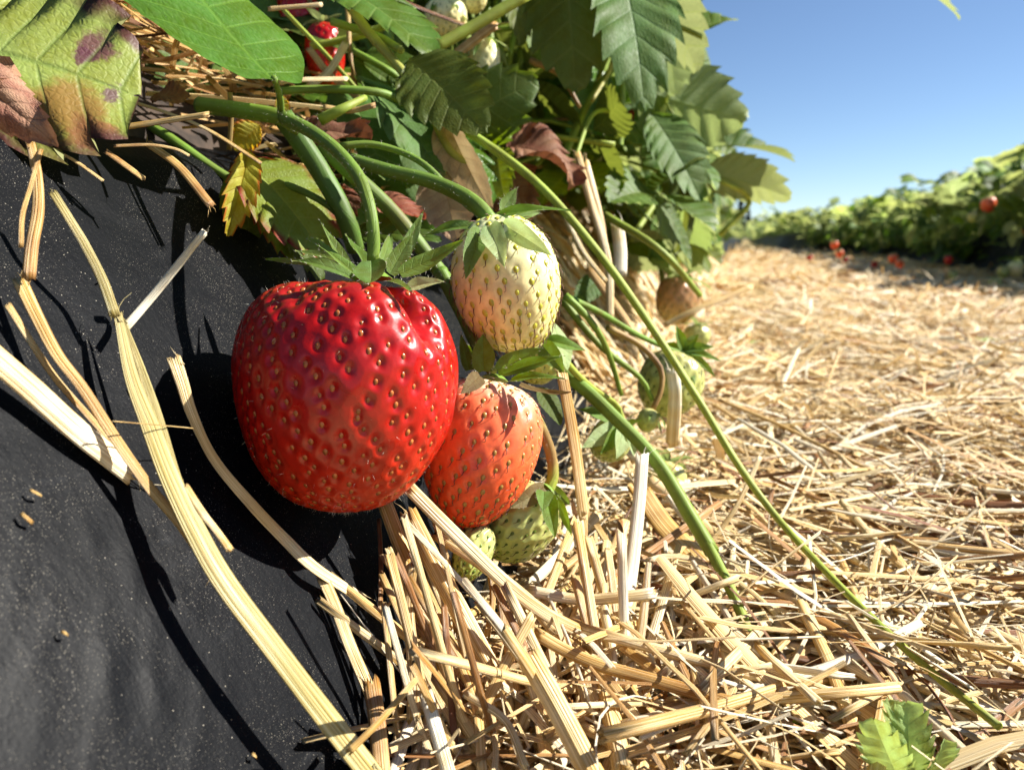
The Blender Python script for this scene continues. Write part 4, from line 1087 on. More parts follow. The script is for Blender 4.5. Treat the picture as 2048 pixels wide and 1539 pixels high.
nleaf((180, -120, .31), (300, 110, .29), 95, M_LEAF, SLH, None, 50)
nleaf((330, 20, .30), (240, 170, .285), 60, M_LEAF_OLIVE, SLH, None, 51)
nleaf((230, 0, .27), (270, 150, .26), 40, M_LEAF_DEAD, SLH, None, 52, wave=.1)
nleaf((420, 100, .29), (330, 190, .27), 60, M_LEAF, SLH, None, 53)
nleaf((580, 20, .35), (560, 160, .33), 70, M_LEAF_OLIVE, SLH, None, 54)
nleaf((100, -160, .36), (180, 60, .35), 120, M_LEAF_OLIVE, SLH, None, 55)

rf = random.Random(17)
for i in range(84):
    if i < 34: x_, y_, d_ = rf.uniform(950, 1430), rf.uniform(60, 500), rf.uniform(.40, .62)
    else: x_, y_, d_ = rf.uniform(290, 1000), rf.uniform(20, 320), rf.uniform(.275, .34)
    if y_ > 330 and x_ < 1120: continue
    if x_ < 1000 and not (270 < x_ < 560 or 700 < x_ < 830 or (560 < x_ < 900 and 150 < y_ < 330)): continue
    l_ = rf.uniform(.030, .055) / d_ * FPX; a_ = rf.uniform(-.6, 2.2)
    mt = rf.choice([M_LEAF, M_LEAF, M_LEAF, M_LEAF_OLIVE, M_LEAF_OLIVE, M_LEAF_BRIGHT, M_LEAF_DARK])
    tx_, ty_ = x_ + l_ * math.cos(a_), y_ + l_ * math.sin(a_)
    if 800 < tx_ < 1020 and ty_ < 210 and d_ < .36: continue
    if tx_ > 1440 - max(0, 60 - ty_) or ty_ > 560: continue
    nleaf((x_, y_, d_), (tx_, ty_, d_ + rf.uniform(-.03, .03)), l_ * .36, mt, unit(SLH + np.array([rf.uniform(-.6, .6), rf.uniform(-.6, .6), rf.uniform(-.3, .6)])), None, 60 + i, sub=2, ns=5, fold=rf.uniform(.1, .4), droop=rf.uniform(.2, .9))

def nstem(pts, w0, w1=None, tint=.3, label=None, hair=0, n=32, name='stem', seed=0, mat=None):
    p = [P(*a) for a in pts]
    o = stem_part(NEAR, p, w0 / 2 / FPX * pts[0][2], (w1 or w0) / 2 / FPX * pts[-1][2], tint, n=n, hair=hair, name=name, seed=seed)
    if label: o['label'] = label
    if mat: o.data.materials[0] = mat
    return o
nstem([(822, 214, .275), (900, 248, .272), (960, 280, .27), (1080, 372, .262), (1200, 510, .254), (1300, 650, .246), (1400, 805, .238), (1480, 935, .230), (1560, 1042, .221), (1700, 1192, .192), (1850, 1332, .166), (1998, 1452, .146)], 18, 18, (.45, .55, .6, .58, .62), 'long thin yellow green runner slanting down across the straw', 300, 60, 'runner', 1)
nstem([(640, 290, .212), (700, 345, .215), (790, 430, .22), (880, 545, .225), (960, 645, .235), (1060, 705, .24), (1150, 762, .236), (1240, 845, .230), (1315, 925, .224), (1380, 1030, .216), (1425, 1105, .208)], 34, 30, (.15, .25, .35, .4), 'thick green runner passing behind the white and orange fruit', 200, 50, 'runner', 2)
nstem([(1400, 1060, .214), (1462, 1180, .196), (1500, 1270, .184), (1545, 1370, .172), (1590, 1450, .162)], 24, 20, (.4, .55), None, 0, 20, 'runner', 3)
nstem([(400, 210, .214), (480, 220, .208), (560, 234, .204), (600, 262, .206)], 34, 32, (.35, .3), None, 200)
nstem([(566, 232, .206), (600, 280, .208), (640, 340, .21), (690, 430, .212), (712, 500, .218)], 46, 36, (.0, .06), 'stout dark green stalk beside the stalk of the largest fruit', 200)
nstem([(548, 155, .188), (560, 195, .196), (562, 232, .203)], 12, 14, .3, None, 80, 10, 'leaf_stalk')
nstem([(680, -20, .265), (730, 55, .262), (790, 125, .258), (832, 178, .256), (856, 215, .257), (900, 300, .26), (940, 330, .262)], 22, 16, .68, 'dry tan and green stalk hanging over the toothed leaves', 150, 30, 'leaf_stalk')
nstem([(860, 100, .30), (950, 50, .305), (1060, -15, .31)], 24, 24, .55, 'yellow green stalk crossing the top', 0, 10, 'leaf_stalk')
nstem([(680, 292, .205), (740, 288, .207), (800, 303, .208), (850, 330, .206), (900, 378, .206), (945, 420, .208)], 15, 13, (.35, .2), None, 150, 20)
nstem([(300, 250, .222), (360, 290, .22), (440, 345, .222), (520, 390, .225)], 22, 18, .25, None, 0, 12)
nstem([(470, 350, .222), (560, 365, .216), (640, 400, .214), (690, 440, .216)], 16, 14, .2, None, 0, 14)
nstem([(562, 182, .235), (640, 178, .24), (760, 185, .245), (822, 214, .26)], 16, 16, .3, None, 0, 14)
nstem([(640, 240, .222), (690, 215, .222), (730, 195, .23)], 24, 12, .5, None, 60, 10)
nstem([(460, 185, .21), (462, 240, .212), (458, 300, .214)], 10, 10, .8, None, 0, 8, 'leaf_stalk')
nstem([(1145, 330, .36), (1190, 225, .38), (1260, 238, .40)], 9, 9, .5, None, 0, 14, 'leaf_stalk')
nstem([(1060, 120, .34), (1120, 150, .34), (1160, 215, .34)], 14, 8, .85, None, 0, 14, 'leaf_stalk')
nstem([(1130, 590, .25), (1180, 640, .25), (1215, 700, .255), (1243, 790, .262)], 16, 9, .4, None, 0, 16)
nstem([(1125, 600, .262), (1200, 690, .262), (1280, 755, .27), (1305, 800, .272)], 16, 10, .4, None, 0, 16)
nstem([(1210, 430, .36), (1320, 500, .34), (1400, 590, .36)], 16, 12, .5, None, 0, 14)
nstem([(1440, 470, .6), (1500, 400, .6), (1440, 360, .58)], 12, 10, .6, None, 0, 12)
nstem([(1300, 60, .42), (1240, 120, .41), (1180, 200, .40), (1120, 330, .38)], 14, 16, .45, None, 0, 14)
nstem([(1288, -60, .40), (1230, -120, .40)], 10, 10, .4, None, 0, 6)
nstem([(1400, 310, .58), (1330, 380, .55), (1260, 480, .5)], 10, 12, .5, None, 0, 10)
nstem([(1770, -60, .5), (1700, -160, .5), (1400, -260, .46), (1200, -140, .4)], 10, 12, .4, None, 0, 12)

for i in range(34):
    x_, y_, d_ = rf.uniform(560, 1380), rf.uniform(-30, 330), rf.uniform(.37, .5)
    if x_ < 900: d_ = rf.uniform(.25, .34); y_ *= .7
    a_ = rf.gauss(.9, .8); l_ = rf.uniform(120, 330)
    pt = [(x_, y_, d_), (x_ + l_ * .5 * math.cos(a_) + rf.uniform(-25, 25), y_ + l_ * .5 * math.sin(a_), d_), (x_ + l_ * math.cos(a_), y_ + l_ * math.sin(a_), d_ + rf.uniform(-.02, .03))]
    if pt[2][0] > 1430 or pt[2][1] > 520 or (pt[2][1] > 330 and pt[2][0] < 1100): continue
    nstem(pt, rf.uniform(.0012, .003) / d_ * FPX, None, rf.choice([.2, .35, .5, .6, .7, .85]), None, 0, 10, 'leaf_stalk', i)

# ------------------------------------------------------------------ leaves of the rows
LV = []
for k, (pet, lean, size) in enumerate([(.12, .2, .060), (.15, .5, .064), (.16, .8, .066), (.14, 1.1, .062), (.10, .9, .052), (.17, .35, .070), (.13, 1.3, .058), (.09, .5, .048), (.16, 1.0, .068), (.18, .6, .066)]):
    V, Q, u, u2, mi = trifoliate(100 + k, pet, lean, size, 2)
    LV.append(V)
def leaf_mesh_set(detail, mats, tag_):
    out = []
    for k, (pet, lean, size) in enumerate([(.12, .2, .060), (.15, .5, .064), (.16, .8, .066), (.14, 1.1, .062), (.10, .9, .052), (.17, .35, .070), (.13, 1.3, .058), (.09, .5, .048), (.16, 1.0, .068), (.18, .6, .066)]):
        V, Q, u, u2, mi = trifoliate(100 + k, pet, lean, size, detail)
        for m in mats:
            out.append((mk('leaf', V, quads=Q, mat=[M_STEM, m], matidx=mi, uv=u, uv2=u2, tint=.4, link=False), V))
    return out
SET_NEAR = leaf_mesh_set(3, [M_LEAF, M_LEAF, M_LEAF_OLIVE], 'n')
SET_MID = leaf_mesh_set(2, [M_LEAF_ROW, M_LEAF_ROW, M_LEAF], 'm')
SET_FAR = leaf_mesh_set(1, [M_LEAF_ROW], 'f')
SKY = [(1400, -4000), (1440, -10), (1400, 60), (1470, 215), (1425, 262), (1500, 300), (1500, 398), (1440, 420), (1452, 520), (1430, 560), (1400, 640), (1330, 620), (1230, 560), (1130, 430), (980, 400), (900, 330), (700, 250), (560, 200), (300, 190), (0, 190), (-4000, 190), (-4000, -4000)]
SKYP = np.array(SKY, float)
def in_poly(x, y):
    c = np.zeros(len(x), bool); n = len(SKYP); j = n - 1
    for i in range(n):
        xi, yi = SKYP[i]; xj, yj = SKYP[j]
        cond = ((yi > y) != (yj > y)) & (x < (xj - xi) * (y - yi) / (yj - yi + 1e-9) + xi)
        c ^= cond; j = i
    return c
def rot(az, sc, tilt, rgx):
    return Matrix.Rotation(az, 4, 'Z') @ Matrix.Rotation(tilt, 4, 'Y') @ Matrix.Scale(sc, 4)
def plant(label, loc, n, seed, sets, group, limit=False, sc=1., name='strawberry_plant', merge=False, spread=.05, mind=.2, root=None, skirt=0, face=0.):
    rg = np.random.default_rng(seed)
    r = root or thing(name, label, 'strawberry plant', loc, group)
    VV, QQ, UU, U2, MI, n0 = [], [], [], [], [], 0
    made = 0
    for i in range((n + skirt) * (6 if limit else 1)):
        if made >= n + skirt: break
        sk = made >= n
        me, V = sets[int(rg.integers(len(sets)))]
        off = Vector((rg.normal(0, spread), rg.normal(0, spread * 1.2), 0))
        M = Matrix.Translation(off) @ rot(rg.uniform(0, 2 * math.pi), sc * rg.uniform(.75, 1.2), rg.normal(0, .15), rg)
        if sk:
            M = Matrix.Translation(Vector((math.cos(face) * rg.uniform(.0, .07), rg.normal(0, .08), rg.uniform(-.03, .0)))) @ Matrix.Rotation(face + rg.normal(0, .55), 4, 'Z') @ Matrix.Rotation(rg.uniform(.5, 1.1), 4, 'Y') @ Matrix.Scale(sc * rg.uniform(.55, .85), 4)
        A = np.array(M); W = V @ A[:3, :3].T + A[:3, 3] + np.asarray(r.location)
        if limit:
            px, py, d = project(W)
            vis = (px > -300) & (px < 2300) & (py > -300) & (py < 1800) & (d > 0)
            nst = 30
            if (d < mind).any(): continue
            if ((px > 835) & (px < 1010) & (py > -5) & (py < 195) & (d < .36)).any() or ((px > 600) & (px < 700) & (py > -5) & (py < 185) & (d < .34)).any(): continue
            if vis.any() and not in_poly(px[vis], py[vis]).all(): continue
            if W[:, 2].min() < .015 or (W[:, 2] < slope_z(W[:, 0]) - .01)[W[:, 0] > SH_X].any(): continue
        elif W[:, 2].min() < .02: continue
        if merge:
            VV.append(W - np.asarray(r.location)); q = np.zeros(len(me.loops), np.int32); me.loops.foreach_get('vertex_index', q)
            QQ.append(q.reshape(-1, 4) + n0); n0 += len(V)
            uvl = me.uv_layers
            mi = np.zeros(len(me.polygons), np.int32); me.polygons.foreach_get('material_index', mi); MI.append(mi)
        else:
            inst('leaf', me, r, M)
        made += 1
    if not made and root is None:
        bpy.data.objects.remove(r); return None, 0
    if merge and VV:
        V = np.concatenate(VV); u = np.tile([[.5, .5]], (len(V), 1)) + np.random.default_rng(seed).uniform(-.5, .5, (len(V), 2)) * .2
        tag(mk('foliage', V, quads=np.concatenate(QQ), mat=[M_STEM, M_LEAF_ROW], matidx=np.concatenate(MI), uv=u, uv2=u, tint=.4, parent=r, origin=(0, 0, 0)), kind='stuff')
    return r, made
_tot = 0
GL = 'strawberry plants of the left bed'
plant(None, NO, 55, 900, SET_NEAR, GL, True, 1., root=NEAR, spread=.07, mind=.24)
plant('strawberry plant at the back of the left bed behind the spotted leaf', (-.40, .30, .18), 45, 905, SET_NEAR, GL, True, 1.1, spread=.07, mind=.28)
plant('strawberry plant at the back of the left bed behind the bright green leaf', (-.52, .50, .19), 45, 906, SET_NEAR, GL, True, 1.1, spread=.08, mind=.3)
y = .46; k = 0
lab = ['leafy strawberry plant just behind the nearest one on the left bed', 'third strawberry plant along the left bed, leaves reaching into the sky']
while y < 2.6:
    for xx, dense in ((-.20, 60), (-.40, 45)):
        if xx < -.3 and y > 1.5: continue
        r, m = plant(lab[k] if k < len(lab) else 'strawberry plant farther along the left bed, hidden behind the near leaves', (xx + random.uniform(-.03, .03), y + random.uniform(-.03, .03), .15 if xx > -.3 else .18), dense if y < 1.2 else 40, 910 + k, SET_NEAR if y < .9 else SET_MID, GL, True, 1.1, spread=.06, mind=.3, skirt=26 if xx > -.3 else 0)
        k += 1
    y += .24
# ------------------------------------------------------------------ the right row
GR = 'strawberry plants of the right bed'
y = 1.76; k = 0
while y < 5.2:
    for j, xx in enumerate((.72, 1.0)):
        plant('leafy strawberry plant in the right row, %s' % ('nearest to the path at the right edge' if k == 0 else 'on the black film beside the straw path') if j == 0 else 'strawberry plant in the back line of the right row', (xx + random.uniform(-.04, .04) + float(bend(y)), y + random.uniform(-.04, .04), .13), 44 if j == 0 else 34, 1000 + k, SET_MID, GR, False, (.88 if y < 3 else .8) if j == 0 else (1.5 if y < 3 else 1.12), spread=.07, skirt=(34 if y > 2.5 else 9) if j == 0 else 0, face=math.pi)
        k += 1
    y += .27
y = 5.3
while y < 16:
    for xx in (.72, .95):
        plant('strawberry plant far along the right row', (xx + random.uniform(-.05, .05) + float(bend(y)), y, .13), 40, 2000 + k, SET_FAR, GR, False, .86, merge=True, spread=.1); k += 1
    y += .36
def mass(name, label, x0, x1, y0, y1, n, seed, size):
    rg = np.random.default_rng(seed)
    y = rg.uniform(y0, y1, n); x = rg.uniform(x0, x1, n) + (bend(y) if x0 > 0 else 0); z = rg.uniform(.05, 1, n) ** .6 * .30 + .05
    d = rg.normal(0, 1, (n, 3)); d[:, 2] *= .4; d /= np.linalg.norm(d, axis=1)[:, None]
    e = np.cross(d, rg.normal(0, .5, (n, 3)) + [0, 0, 1]); e /= np.linalg.norm(e, axis=1)[:, None]
    c = np.stack([x, y, z], -1); s = size * rg.uniform(.6, 1.2, (n, 1))
    V = np.stack([c - d * s, c + e * s * .6, c + d * s, c - e * s * .6], 1).reshape(-1, 3)
    u = np.tile([[.4, .4]], (len(V), 1)) + rg.uniform(-.3, .3, (len(V), 2))
    return tag(mk(name, V, quads=np.arange(n * 4).reshape(-1, 4), mat=M_LEAF_ROW, uv=u, uv2=u), label, 'strawberry foliage', kind='stuff')
mass('far_foliage', 'strawberry foliage of the right row running to the horizon', .45, 1.1, 16, 60, 9000, 41, .06)
mass('far_foliage', 'strawberry foliage of the left row running to the horizon', -.5, -.10, 2.6, 40, 9000, 42, .055)
# fruit hanging from the right row
GF = 'strawberries hanging from the right row'
def far_berry(label, px, py, xx, hw, mat, seed, n=40):
    d = xx
    small_berry(label, (px, py - hw * 1.1, d), (px + hw * .3, py + hw * 1.1, d), hw, mat, None, n, (26, 34), seed, sl=1.3, nsep=6, group=GF)
for i, (px, py, d, hw, m, lb) in enumerate([
    (1975, 410, 1.75, 20, M_CORAL, 'orange pink strawberry high in the leaves of the right row'), (1945, 435, 1.75, 14, M_GREEN, 'green strawberry left of the high orange pink one'),
    (1668, 490, 2.6, 11, M_CORAL, 'pink strawberry topmost of the cluster low in the right row'), (1678, 508, 2.55, 11, M_CORAL, 'coral strawberry lowest of the cluster low in the right row'), (1618, 516, 2.9, 9, M_RED, 'red strawberry lying alone at the far edge of the straw'),
    (1690, 520, 2.5, 8, M_RED, 'dark red strawberry just right of the coral cluster'), (1748, 530, 2.2, 10, M_RED, 'red strawberry touching the straw left of the pale leaf'), (1785, 518, 2.1, 13, M_CORAL, 'coral strawberry at the left end of the bare black film'),
    (1798, 528, 2.05, 12, M_CORAL, 'pink strawberry lowest beside the bare black film'), (1896, 520, 1.75, 12, M_RED, 'red strawberry in shade above the black film'), (2030, 538, 1.5, 22, M_WHITE, 'whitish strawberry at the right edge above the straw'),
    (2005, 545, 1.5, 16, M_GREEN, 'green strawberry beside the whitish one at the right edge'), (1988, 568, 1.45, 18, M_GREEN, 'yellowish green strawberry on straw at the right edge'), (1905, 552, 1.65, 13, M_GREEN, 'small green strawberry lying against the black film'),
    (2042, 465, 1.6, 9, M_RED, 'red strawberry in the leaves at the very right edge')]):
    far_berry(lb, px, py, d, hw * .68, m, 300 + i)
# ------------------------------------------------------------------ straw stalks one can point to
def SL_(pts): return [S(a, b, l) for (a, b, l) in pts]
def PL_(pts): return [P(*a) for a in pts]
def HL_(pts): return [hit(a, b, l) for (a, b, l) in pts]
def dpx(p, w): return w / 2 / FPX * float(project(np.array([p]))[2][0])
def hero(pts, w, label, tint=.6, flat=.4, **k):
    pts = [np.asarray(p) for p in pts]
    return straw_piece(pts, dpx(pts[len(pts) // 2], w), label, 'straw stalk', 'straw stalks lying on the black film and around the fruit', tint=tint, flat=flat, **dict(dict(fray=3 if w > 14 else 0), **k))
# on the black film
hero(SL_([(108, 388, .012), (140, 440, .012), (170, 490, .011), (205, 560, .009), (228, 625, .008)]), 19, 'greenish upper length of the long bent stalk on the black film', .35, .3, mat=M_GREENSTRAW, taper=[.8, 1, 1.1])
hero(SL_([(236, 630, .008), (262, 750, .008), (300, 850, .008), (340, 955, .009), (390, 1060, .010), (450, 1165, .011), (560, 1312, .012), (650, 1430, .012), (748, 1555, .012)]), 42, 'long broad straw stalk sweeping down the black film to the lower edge', .5, .16, mat=M_GREENSTRAW, taper=[.42, .9, 1.0, 1.05, 1.15], n=60, k=18, ridge=.05, hint=unit(SN + TOCAM * .6))
hero(SL_([(246, 640, .0075), (285, 745, .008), (322, 860, .0085), (352, 960, .009), (378, 1010, .0095)]), 22, 'split strip lying along the long broad stalk', .45, .15, mat=M_GREENSTRAW, taper=[.4, 1, 1])
hero(SL_([(250, 656, .006), (300, 598, .010), (360, 525, .018), (406, 468, .026)]), 17, 'pale sunlit straw end sticking up to the right from the long stalk', .98, .4)
hero(SL_([(40, 562, .005), (75, 635, .0055), (115, 710, .006), (165, 775, .006), (230, 875, .006), (300, 975, .006), (360, 1045, .007), (420, 1130, .008)]), 22, 'tan stalk with frayed top curving to the long broad stalk', .42, .2, n=44, taper=[1.2, 1, .9, 1])
hero(SL_([(17, 612, .003), (60, 680, .003), (110, 755, .003), (180, 835, .003), (232, 895, .003), (262, 930, .003)]), 13, 'thin tan stalk lying close beside the frayed one', .45, .45)
hero(SL_([(-40, 690, .005), (60, 775, .004), (160, 865, .003), (262, 945, .002)]), 48, 'thick pale stalk running in from the left edge', .8, .4, ridge=.06, k=24, jag=.5)
hero(SL_([(350, 722, .010), (366, 770, .009), (385, 830, .007), (430, 920, .005), (505, 1010, .004), (570, 1078, .003), (630, 1135, .004), (724, 1196, .003)]), 22, 'curved pale strip with a torn top left of the largest fruit', .7, .15, n=50, taper=[1.2, .8, 1, 1.1, 1.1])
hero(SL_([(648, 1160, .003), (672, 1215, .003), (700, 1290, .003), (745, 1395, .004)]), 24, 'flat straw strip running down from the end of the curved one', .62, .15)
hero(SL_([(62, 290, .012), (74, 350, .011), (76, 420, .010), (64, 490, .009), (58, 552, .008)]), 22, 'short brown stalk hanging under the spotted leaf', .25, .5, taper=[.8, 1, 1])
hero(SL_([(82, 300, .013), (62, 370, .013), (45, 430, .013), (42, 492, .012)]), 9, 'thin split fibre beside the short brown stalk', .35, .4)
hero(SL_([(372, 975, .010), (405, 1025, .011), (432, 1060, .011), (458, 1096, .012)]), 15, 'short splinter leaning off the long broad stalk', .6, .4)
hero(SL_([(225, 842, .009), (300, 848, .010), (386, 856, .009)]), 3, 'hair thin fibre lying across the stalks', .5, .8, k=5)
hero(SL_([(745, 1378, .010), (755, 1450, .011), (764, 1560, .012)]), 34, 'broken brown stub at the lower edge of the film', .3, .5, jag=2.)
hero(SL_([(205, 560, .001), (198, 563, .001)]), 4, 'speck of straw by the long stalk', .7, .5, k=6, n=4)
for i, (a, b, c, d, w) in enumerate([(62, 980, 82, 990, 7), (45, 1028, 64, 1044, 9), (125, 1262, 135, 1268, 7), (505, 1506, 512, 1512, 7)]):
    hero([S(a, b, .0012), S((a + c) / 2, (b + d) / 2, .0015), S(c, d, .0012)], w, None, .5, .4, k=6, n=5, name='straw_crumb')
    o = C.objects[-1]; tag(o, 'crumb of straw lying on the black film', 'straw crumb', 'straw crumbs on the black film')
# litter on the shoulder
for (pts, w, lb, ti) in [
    ([(240, 256, .178), (320, 244, .178), (412, 230, .176)], 15, 'straw stalk lying level right of the spotted leaf', .45),
    ([(268, 205, .19), (340, 228, .187), (420, 262, .184), (520, 325, .182)], 8, 'thin straw crossing under the level one to the yellow leaf', .5),
    ([(300, 290, .188), (360, 335, .185), (420, 408, .183)], 17, 'shaded brown stalk pointing down over the film edge', .3),
    ([(90, 292, .162), (150, 322, .164), (204, 360, .165)], 7, 'thin pale straw just under the spotted leaf', .6),
    ([(215, 305, .165), (250, 330, .166), (284, 355, .168)], 12, 'short brown straw below the spotted leaf', .35),
    ([(230, 292, .165), (300, 290, .167), (350, 298, .168), (376, 310, .168)], 7, 'curled dry tendril on the film edge', .4),
    ([(540, 18, .25), (590, 14, .25), (640, 10, .25)], 11, 'short straw lying level at the top', .7),
    ([(690, 90, .27), (660, 140, .268), (620, 172, .265)], 16, 'tan straw leaning over the red fruit', .7),
    ([(620, 100, .275), (660, 150, .272), (720, 200, .27)], 14, 'brown straw crossing behind the red fruit', .35),
    ([(650, 215, .225), (700, 222, .224), (745, 212, .222)], 14, 'orange brown straw end between the stalks', .4),
    ([(916, 106, .32), (950, 80, .32), (985, 55, .318)], 22, 'thick orange brown stalk piece over the oval white fruit', .3),
    ([(775, -10, .30), (860, 25, .305), (955, 60, .31)], 9, 'thin red brown twig crossing the top', .05),
    ([(560, 165, .235), (600, 160, .235), (690, 158, .24)], 12, 'pale straw beneath the bright green leaf', .7),
    ([(1155, 310, .34), (1180, 400, .33), (1215, 520, .32), (1220, 640, .31)], 16, 'tan straw hanging down the film right of the dead leaf', .55),
    ([(1170, 330, .34), (1200, 450, .335), (1210, 560, .33)], 20, 'pale brown straw beside the hanging tan one', .5),
    ([(1235, 455, .36), (1240, 500, .355), (1240, 545, .35)], 26, 'grey white weathered straw behind the runner', .95),
    ([(1125, 420, .285), (1165, 500, .28), (1210, 560, .275)], 10, 'thin straw slanting down under the runner', .7),
    ([(1180, 540, .33), (1250, 640, .32), (1300, 720, .31)], 18, 'tan straw slanting toward the yellowish green fruit', .5),
    ([(1330, 650, .42), (1400, 615, .42), (1500, 575, .43)], 12, 'thin straw pointing up right from the peach brown fruit', .55),
    ([(1345, 745, .265), (1350, 790, .265), (1345, 880, .27)], 26, 'pale broken stalk standing behind the runner', .85)]:
    hero(PL_(pts), w, lb, ti, .45)
# round the foot of the bed, below the fruit
LOW = [
    (SL_([(770, 1005, .010), (800, 1085, .010), (841, 1180, .012), (894, 1344, .014), (945, 1560, .014)]), 31, 'long thick tan stalk running from under the largest fruit to the lower edge', .42, .75),
    (SL_([(822, 1035, .016), (860, 1110, .017), (900, 1185, .018), (986, 1344, .020), (1060, 1470, .020)]), 37, 'thick reddish tipped stalk right beside the long tan one', .48, .7),
    (PL_([(820, 976, .172), (905, 1062, .172), (1013, 1166, .172), (1090, 1225, .174), (1160, 1262, .176)]), 29, 'broad strip slanting across in front of the green fruit', .62, .25),
    (PL_([(876, 1072, .184), (963, 1128, .178), (1055, 1200, .174), (1110, 1262, .174)]), 26, 'pale strip with a square torn end below the orange fruit', .72, .25),
    (PL_([(1064, 1326, .150), (1120, 1425, .142), (1190, 1560, .133)]), 50, 'thickest pale stalk, cut square, pointing at the lower edge', .66, .8),
    (PL_([(1125, 752, .215), (1148, 880, .212), (1168, 1030, .206)]), 22, 'upright flat golden straw right of the orange fruit', .5, .3),
    (PL_([(1168, 1030, .206), (1165, 1180, .196), (1158, 1320, .184)]), 17, 'lower half of the upright golden straw below its kink', .52, .35),
    (PL_([(1284, 915, .222), (1278, 1000, .216), (1262, 1141, .204), (1231, 1325, .184), (1200, 1446, .172)]), 27, 'upright bleached white stalk standing in the straw', .97, .5),
    (PL_([(1062, 1236, .164), (1009, 1333, .158), (962, 1426, .152)]), 22, 'straw piece leaning left across the thick stalks', .6, .3),
    (PL_([(1075, 1268, .168), (1130, 1300, .166), (1200, 1330, .163), (1300, 1358, .160), (1485, 1412, .154)]), 25, 'curved dark gold straw lying to the right over the others', .42, .4),
    (PL_([(822, 1130, .168), (816, 1220, .164), (826, 1330, .156), (826, 1432, .148)]), 26, 'flat ridged straw hanging vertical beside the tan stalk', .52, .2),
    (PL_([(852, 1390, .146), (872, 1460, .142), (900, 1560, .138)]), 28, 'whitish broken stalk at the lower edge', .95, .45),
    (SL_([(758, 1040, .006), (762, 1130, .006), (760, 1228, .006)]), 9, 'thin red brown straw standing under the largest fruit', .1, .6),
    (SL_([(760, 1228, .006), (785, 1200, .008), (812, 1168, .010)]), 6, 'thin straw bent up from the red brown one', .5, .6),
    (PL_([(1066, 1182, .188), (1160, 1198, .186), (1250, 1192, .184), (1300, 1186, .184)]), 22, 'pale level straw below the green fruit', .82, .4),
    (PL_([(1215, 1270, .178), (1320, 1350, .166), (1425, 1450, .154), (1470, 1500, .148)]), 24, 'golden strip descending to the lower right', .55, .25),
    (PL_([(1196, 1030, .226), (1130, 1100, .214), (1058, 1172, .200)]), 20, 'pale straw slanting up right from the green fruit', .85, .35),
    (PL_([(1252, 1042, .232), (1225, 1110, .220), (1194, 1184, .206)]), 24, 'tan straw leaning behind the bleached white stalk', .5, .35),
    (PL_([(1160, 1110, .206), (1090, 1165, .196), (1000, 1235, .184)]), 16, 'brown straw slanting down left from the upright golden one', .3, .4),
    (PL_([(1512, 1200, .205), (1455, 1290, .188), (1398, 1390, .170), (1370, 1450, .16)]), 18, 'greyish brown straw slanting left in front of the runner', .38, .4),
    (PL_([(1298, 1120, .205), (1330, 1112, .207), (1380, 1116, .208), (1440, 1140, .205), (1495, 1176, .2), (1550, 1225, .192), (1592, 1278, .184)]), 12, 'thin arched straw over the thick runner', .8, .3),
    (PL_([(1300, 1146, .2), (1350, 1150, .2), (1372, 1190, .196), (1360, 1260, .186), (1345, 1330, .178)]), 8, 'thin curling fibre hanging beside the arched straw', .85, .4),
    (PL_([(1562, 1310, .176), (1625, 1430, .160), (1690, 1535, .148)]), 17, 'bright white straw slanting to the lower edge', .97, .45),
    (PL_([(1604, 1210, .190), (1664, 1335, .171), (1740, 1560, .144)]), 30, 'long tan stalk slanting to the lower edge near the sprout', .62, .6),
    (PL_([(1300, 960, .262), (1365, 1010, .258), (1440, 1080, .248), (1540, 1150, .236)]), 26, 'pale stalk slanting down right behind the thick runner', .78, .6),
    (PL_([(1250, 900, .30), (1330, 960, .29), (1430, 1030, .275)]), 16, 'white straw slanting beside the pale stalk', .95, .5),
    (PL_([(1400, 1110, .232), (1440, 1060, .236), (1480, 1000, .240), (1520, 915, .248)]), 9, 'thin pale straw rising to the long runner', .75, .4),
    (PL_([(1285, 985, .245), (1330, 1050, .235), (1400, 1120, .222)]), 46, 'broad orange tan flat strip beside the thick runner', .45, .15),
    (PL_([(1120, 1270, .172), (1210, 1350, .163), (1295, 1470, .15), (1330, 1560, .142)]), 22, 'golden flat straw crossing under the curved dark one', .58, .25),
    (PL_([(1340, 1150, .206), (1300, 1290, .19), (1265, 1420, .174)]), 20, 'grey white straw leaning right of the bleached stalk', .92, .4),
    (PL_([(1440, 800, .36), (1560, 850, .34), (1700, 920, .31), (1880, 1010, .28)]), 9, 'long thin straw lying across the sunny path', .45, .6),
    (PL_([(700, 1500, .128), (760, 1440, .132), (830, 1360, .140)]), 14, 'straw leaning right behind the broken brown stub', .55, .4),
    (PL_([(960, 1060, .190), (985, 1180, .182), (975, 1270, .176)]), 12, 'thin dry straw upright under the green fruit', .5, .5),
    (PL_([(935, 1390, .150), (1010, 1440, .145), (1050, 1530, .138)]), 16, 'pale thin straw between the thick stalks at the lower edge', .8, .4),
    (PL_([(800, 1170, .17), (900, 1290, .165), (950, 1400, .155), (965, 1540, .143)]), 20, 'grey gold straw behind the thick stalks', .62, .4),
    (PL_([(1000, 1180, .18), (1015, 1290, .172), (1040, 1420, .16)]), 18, 'brown straw standing behind the leaning piece', .3, .4),
    (PL_([(860, 1000, .19), (900, 1150, .184), (915, 1260, .176)]), 16, 'shaded brown straw under the orange fruit', .3, .5),
]
for i, (pts, w, lb, ti, fl) in enumerate(LOW):
    hero(pts, w, lb, ti, fl, seed=50 + i, k=14, ridge=.09, hint=unit(TOCAM + UPH * .6 + CR * .2 * math.sin(i * 1.7)))
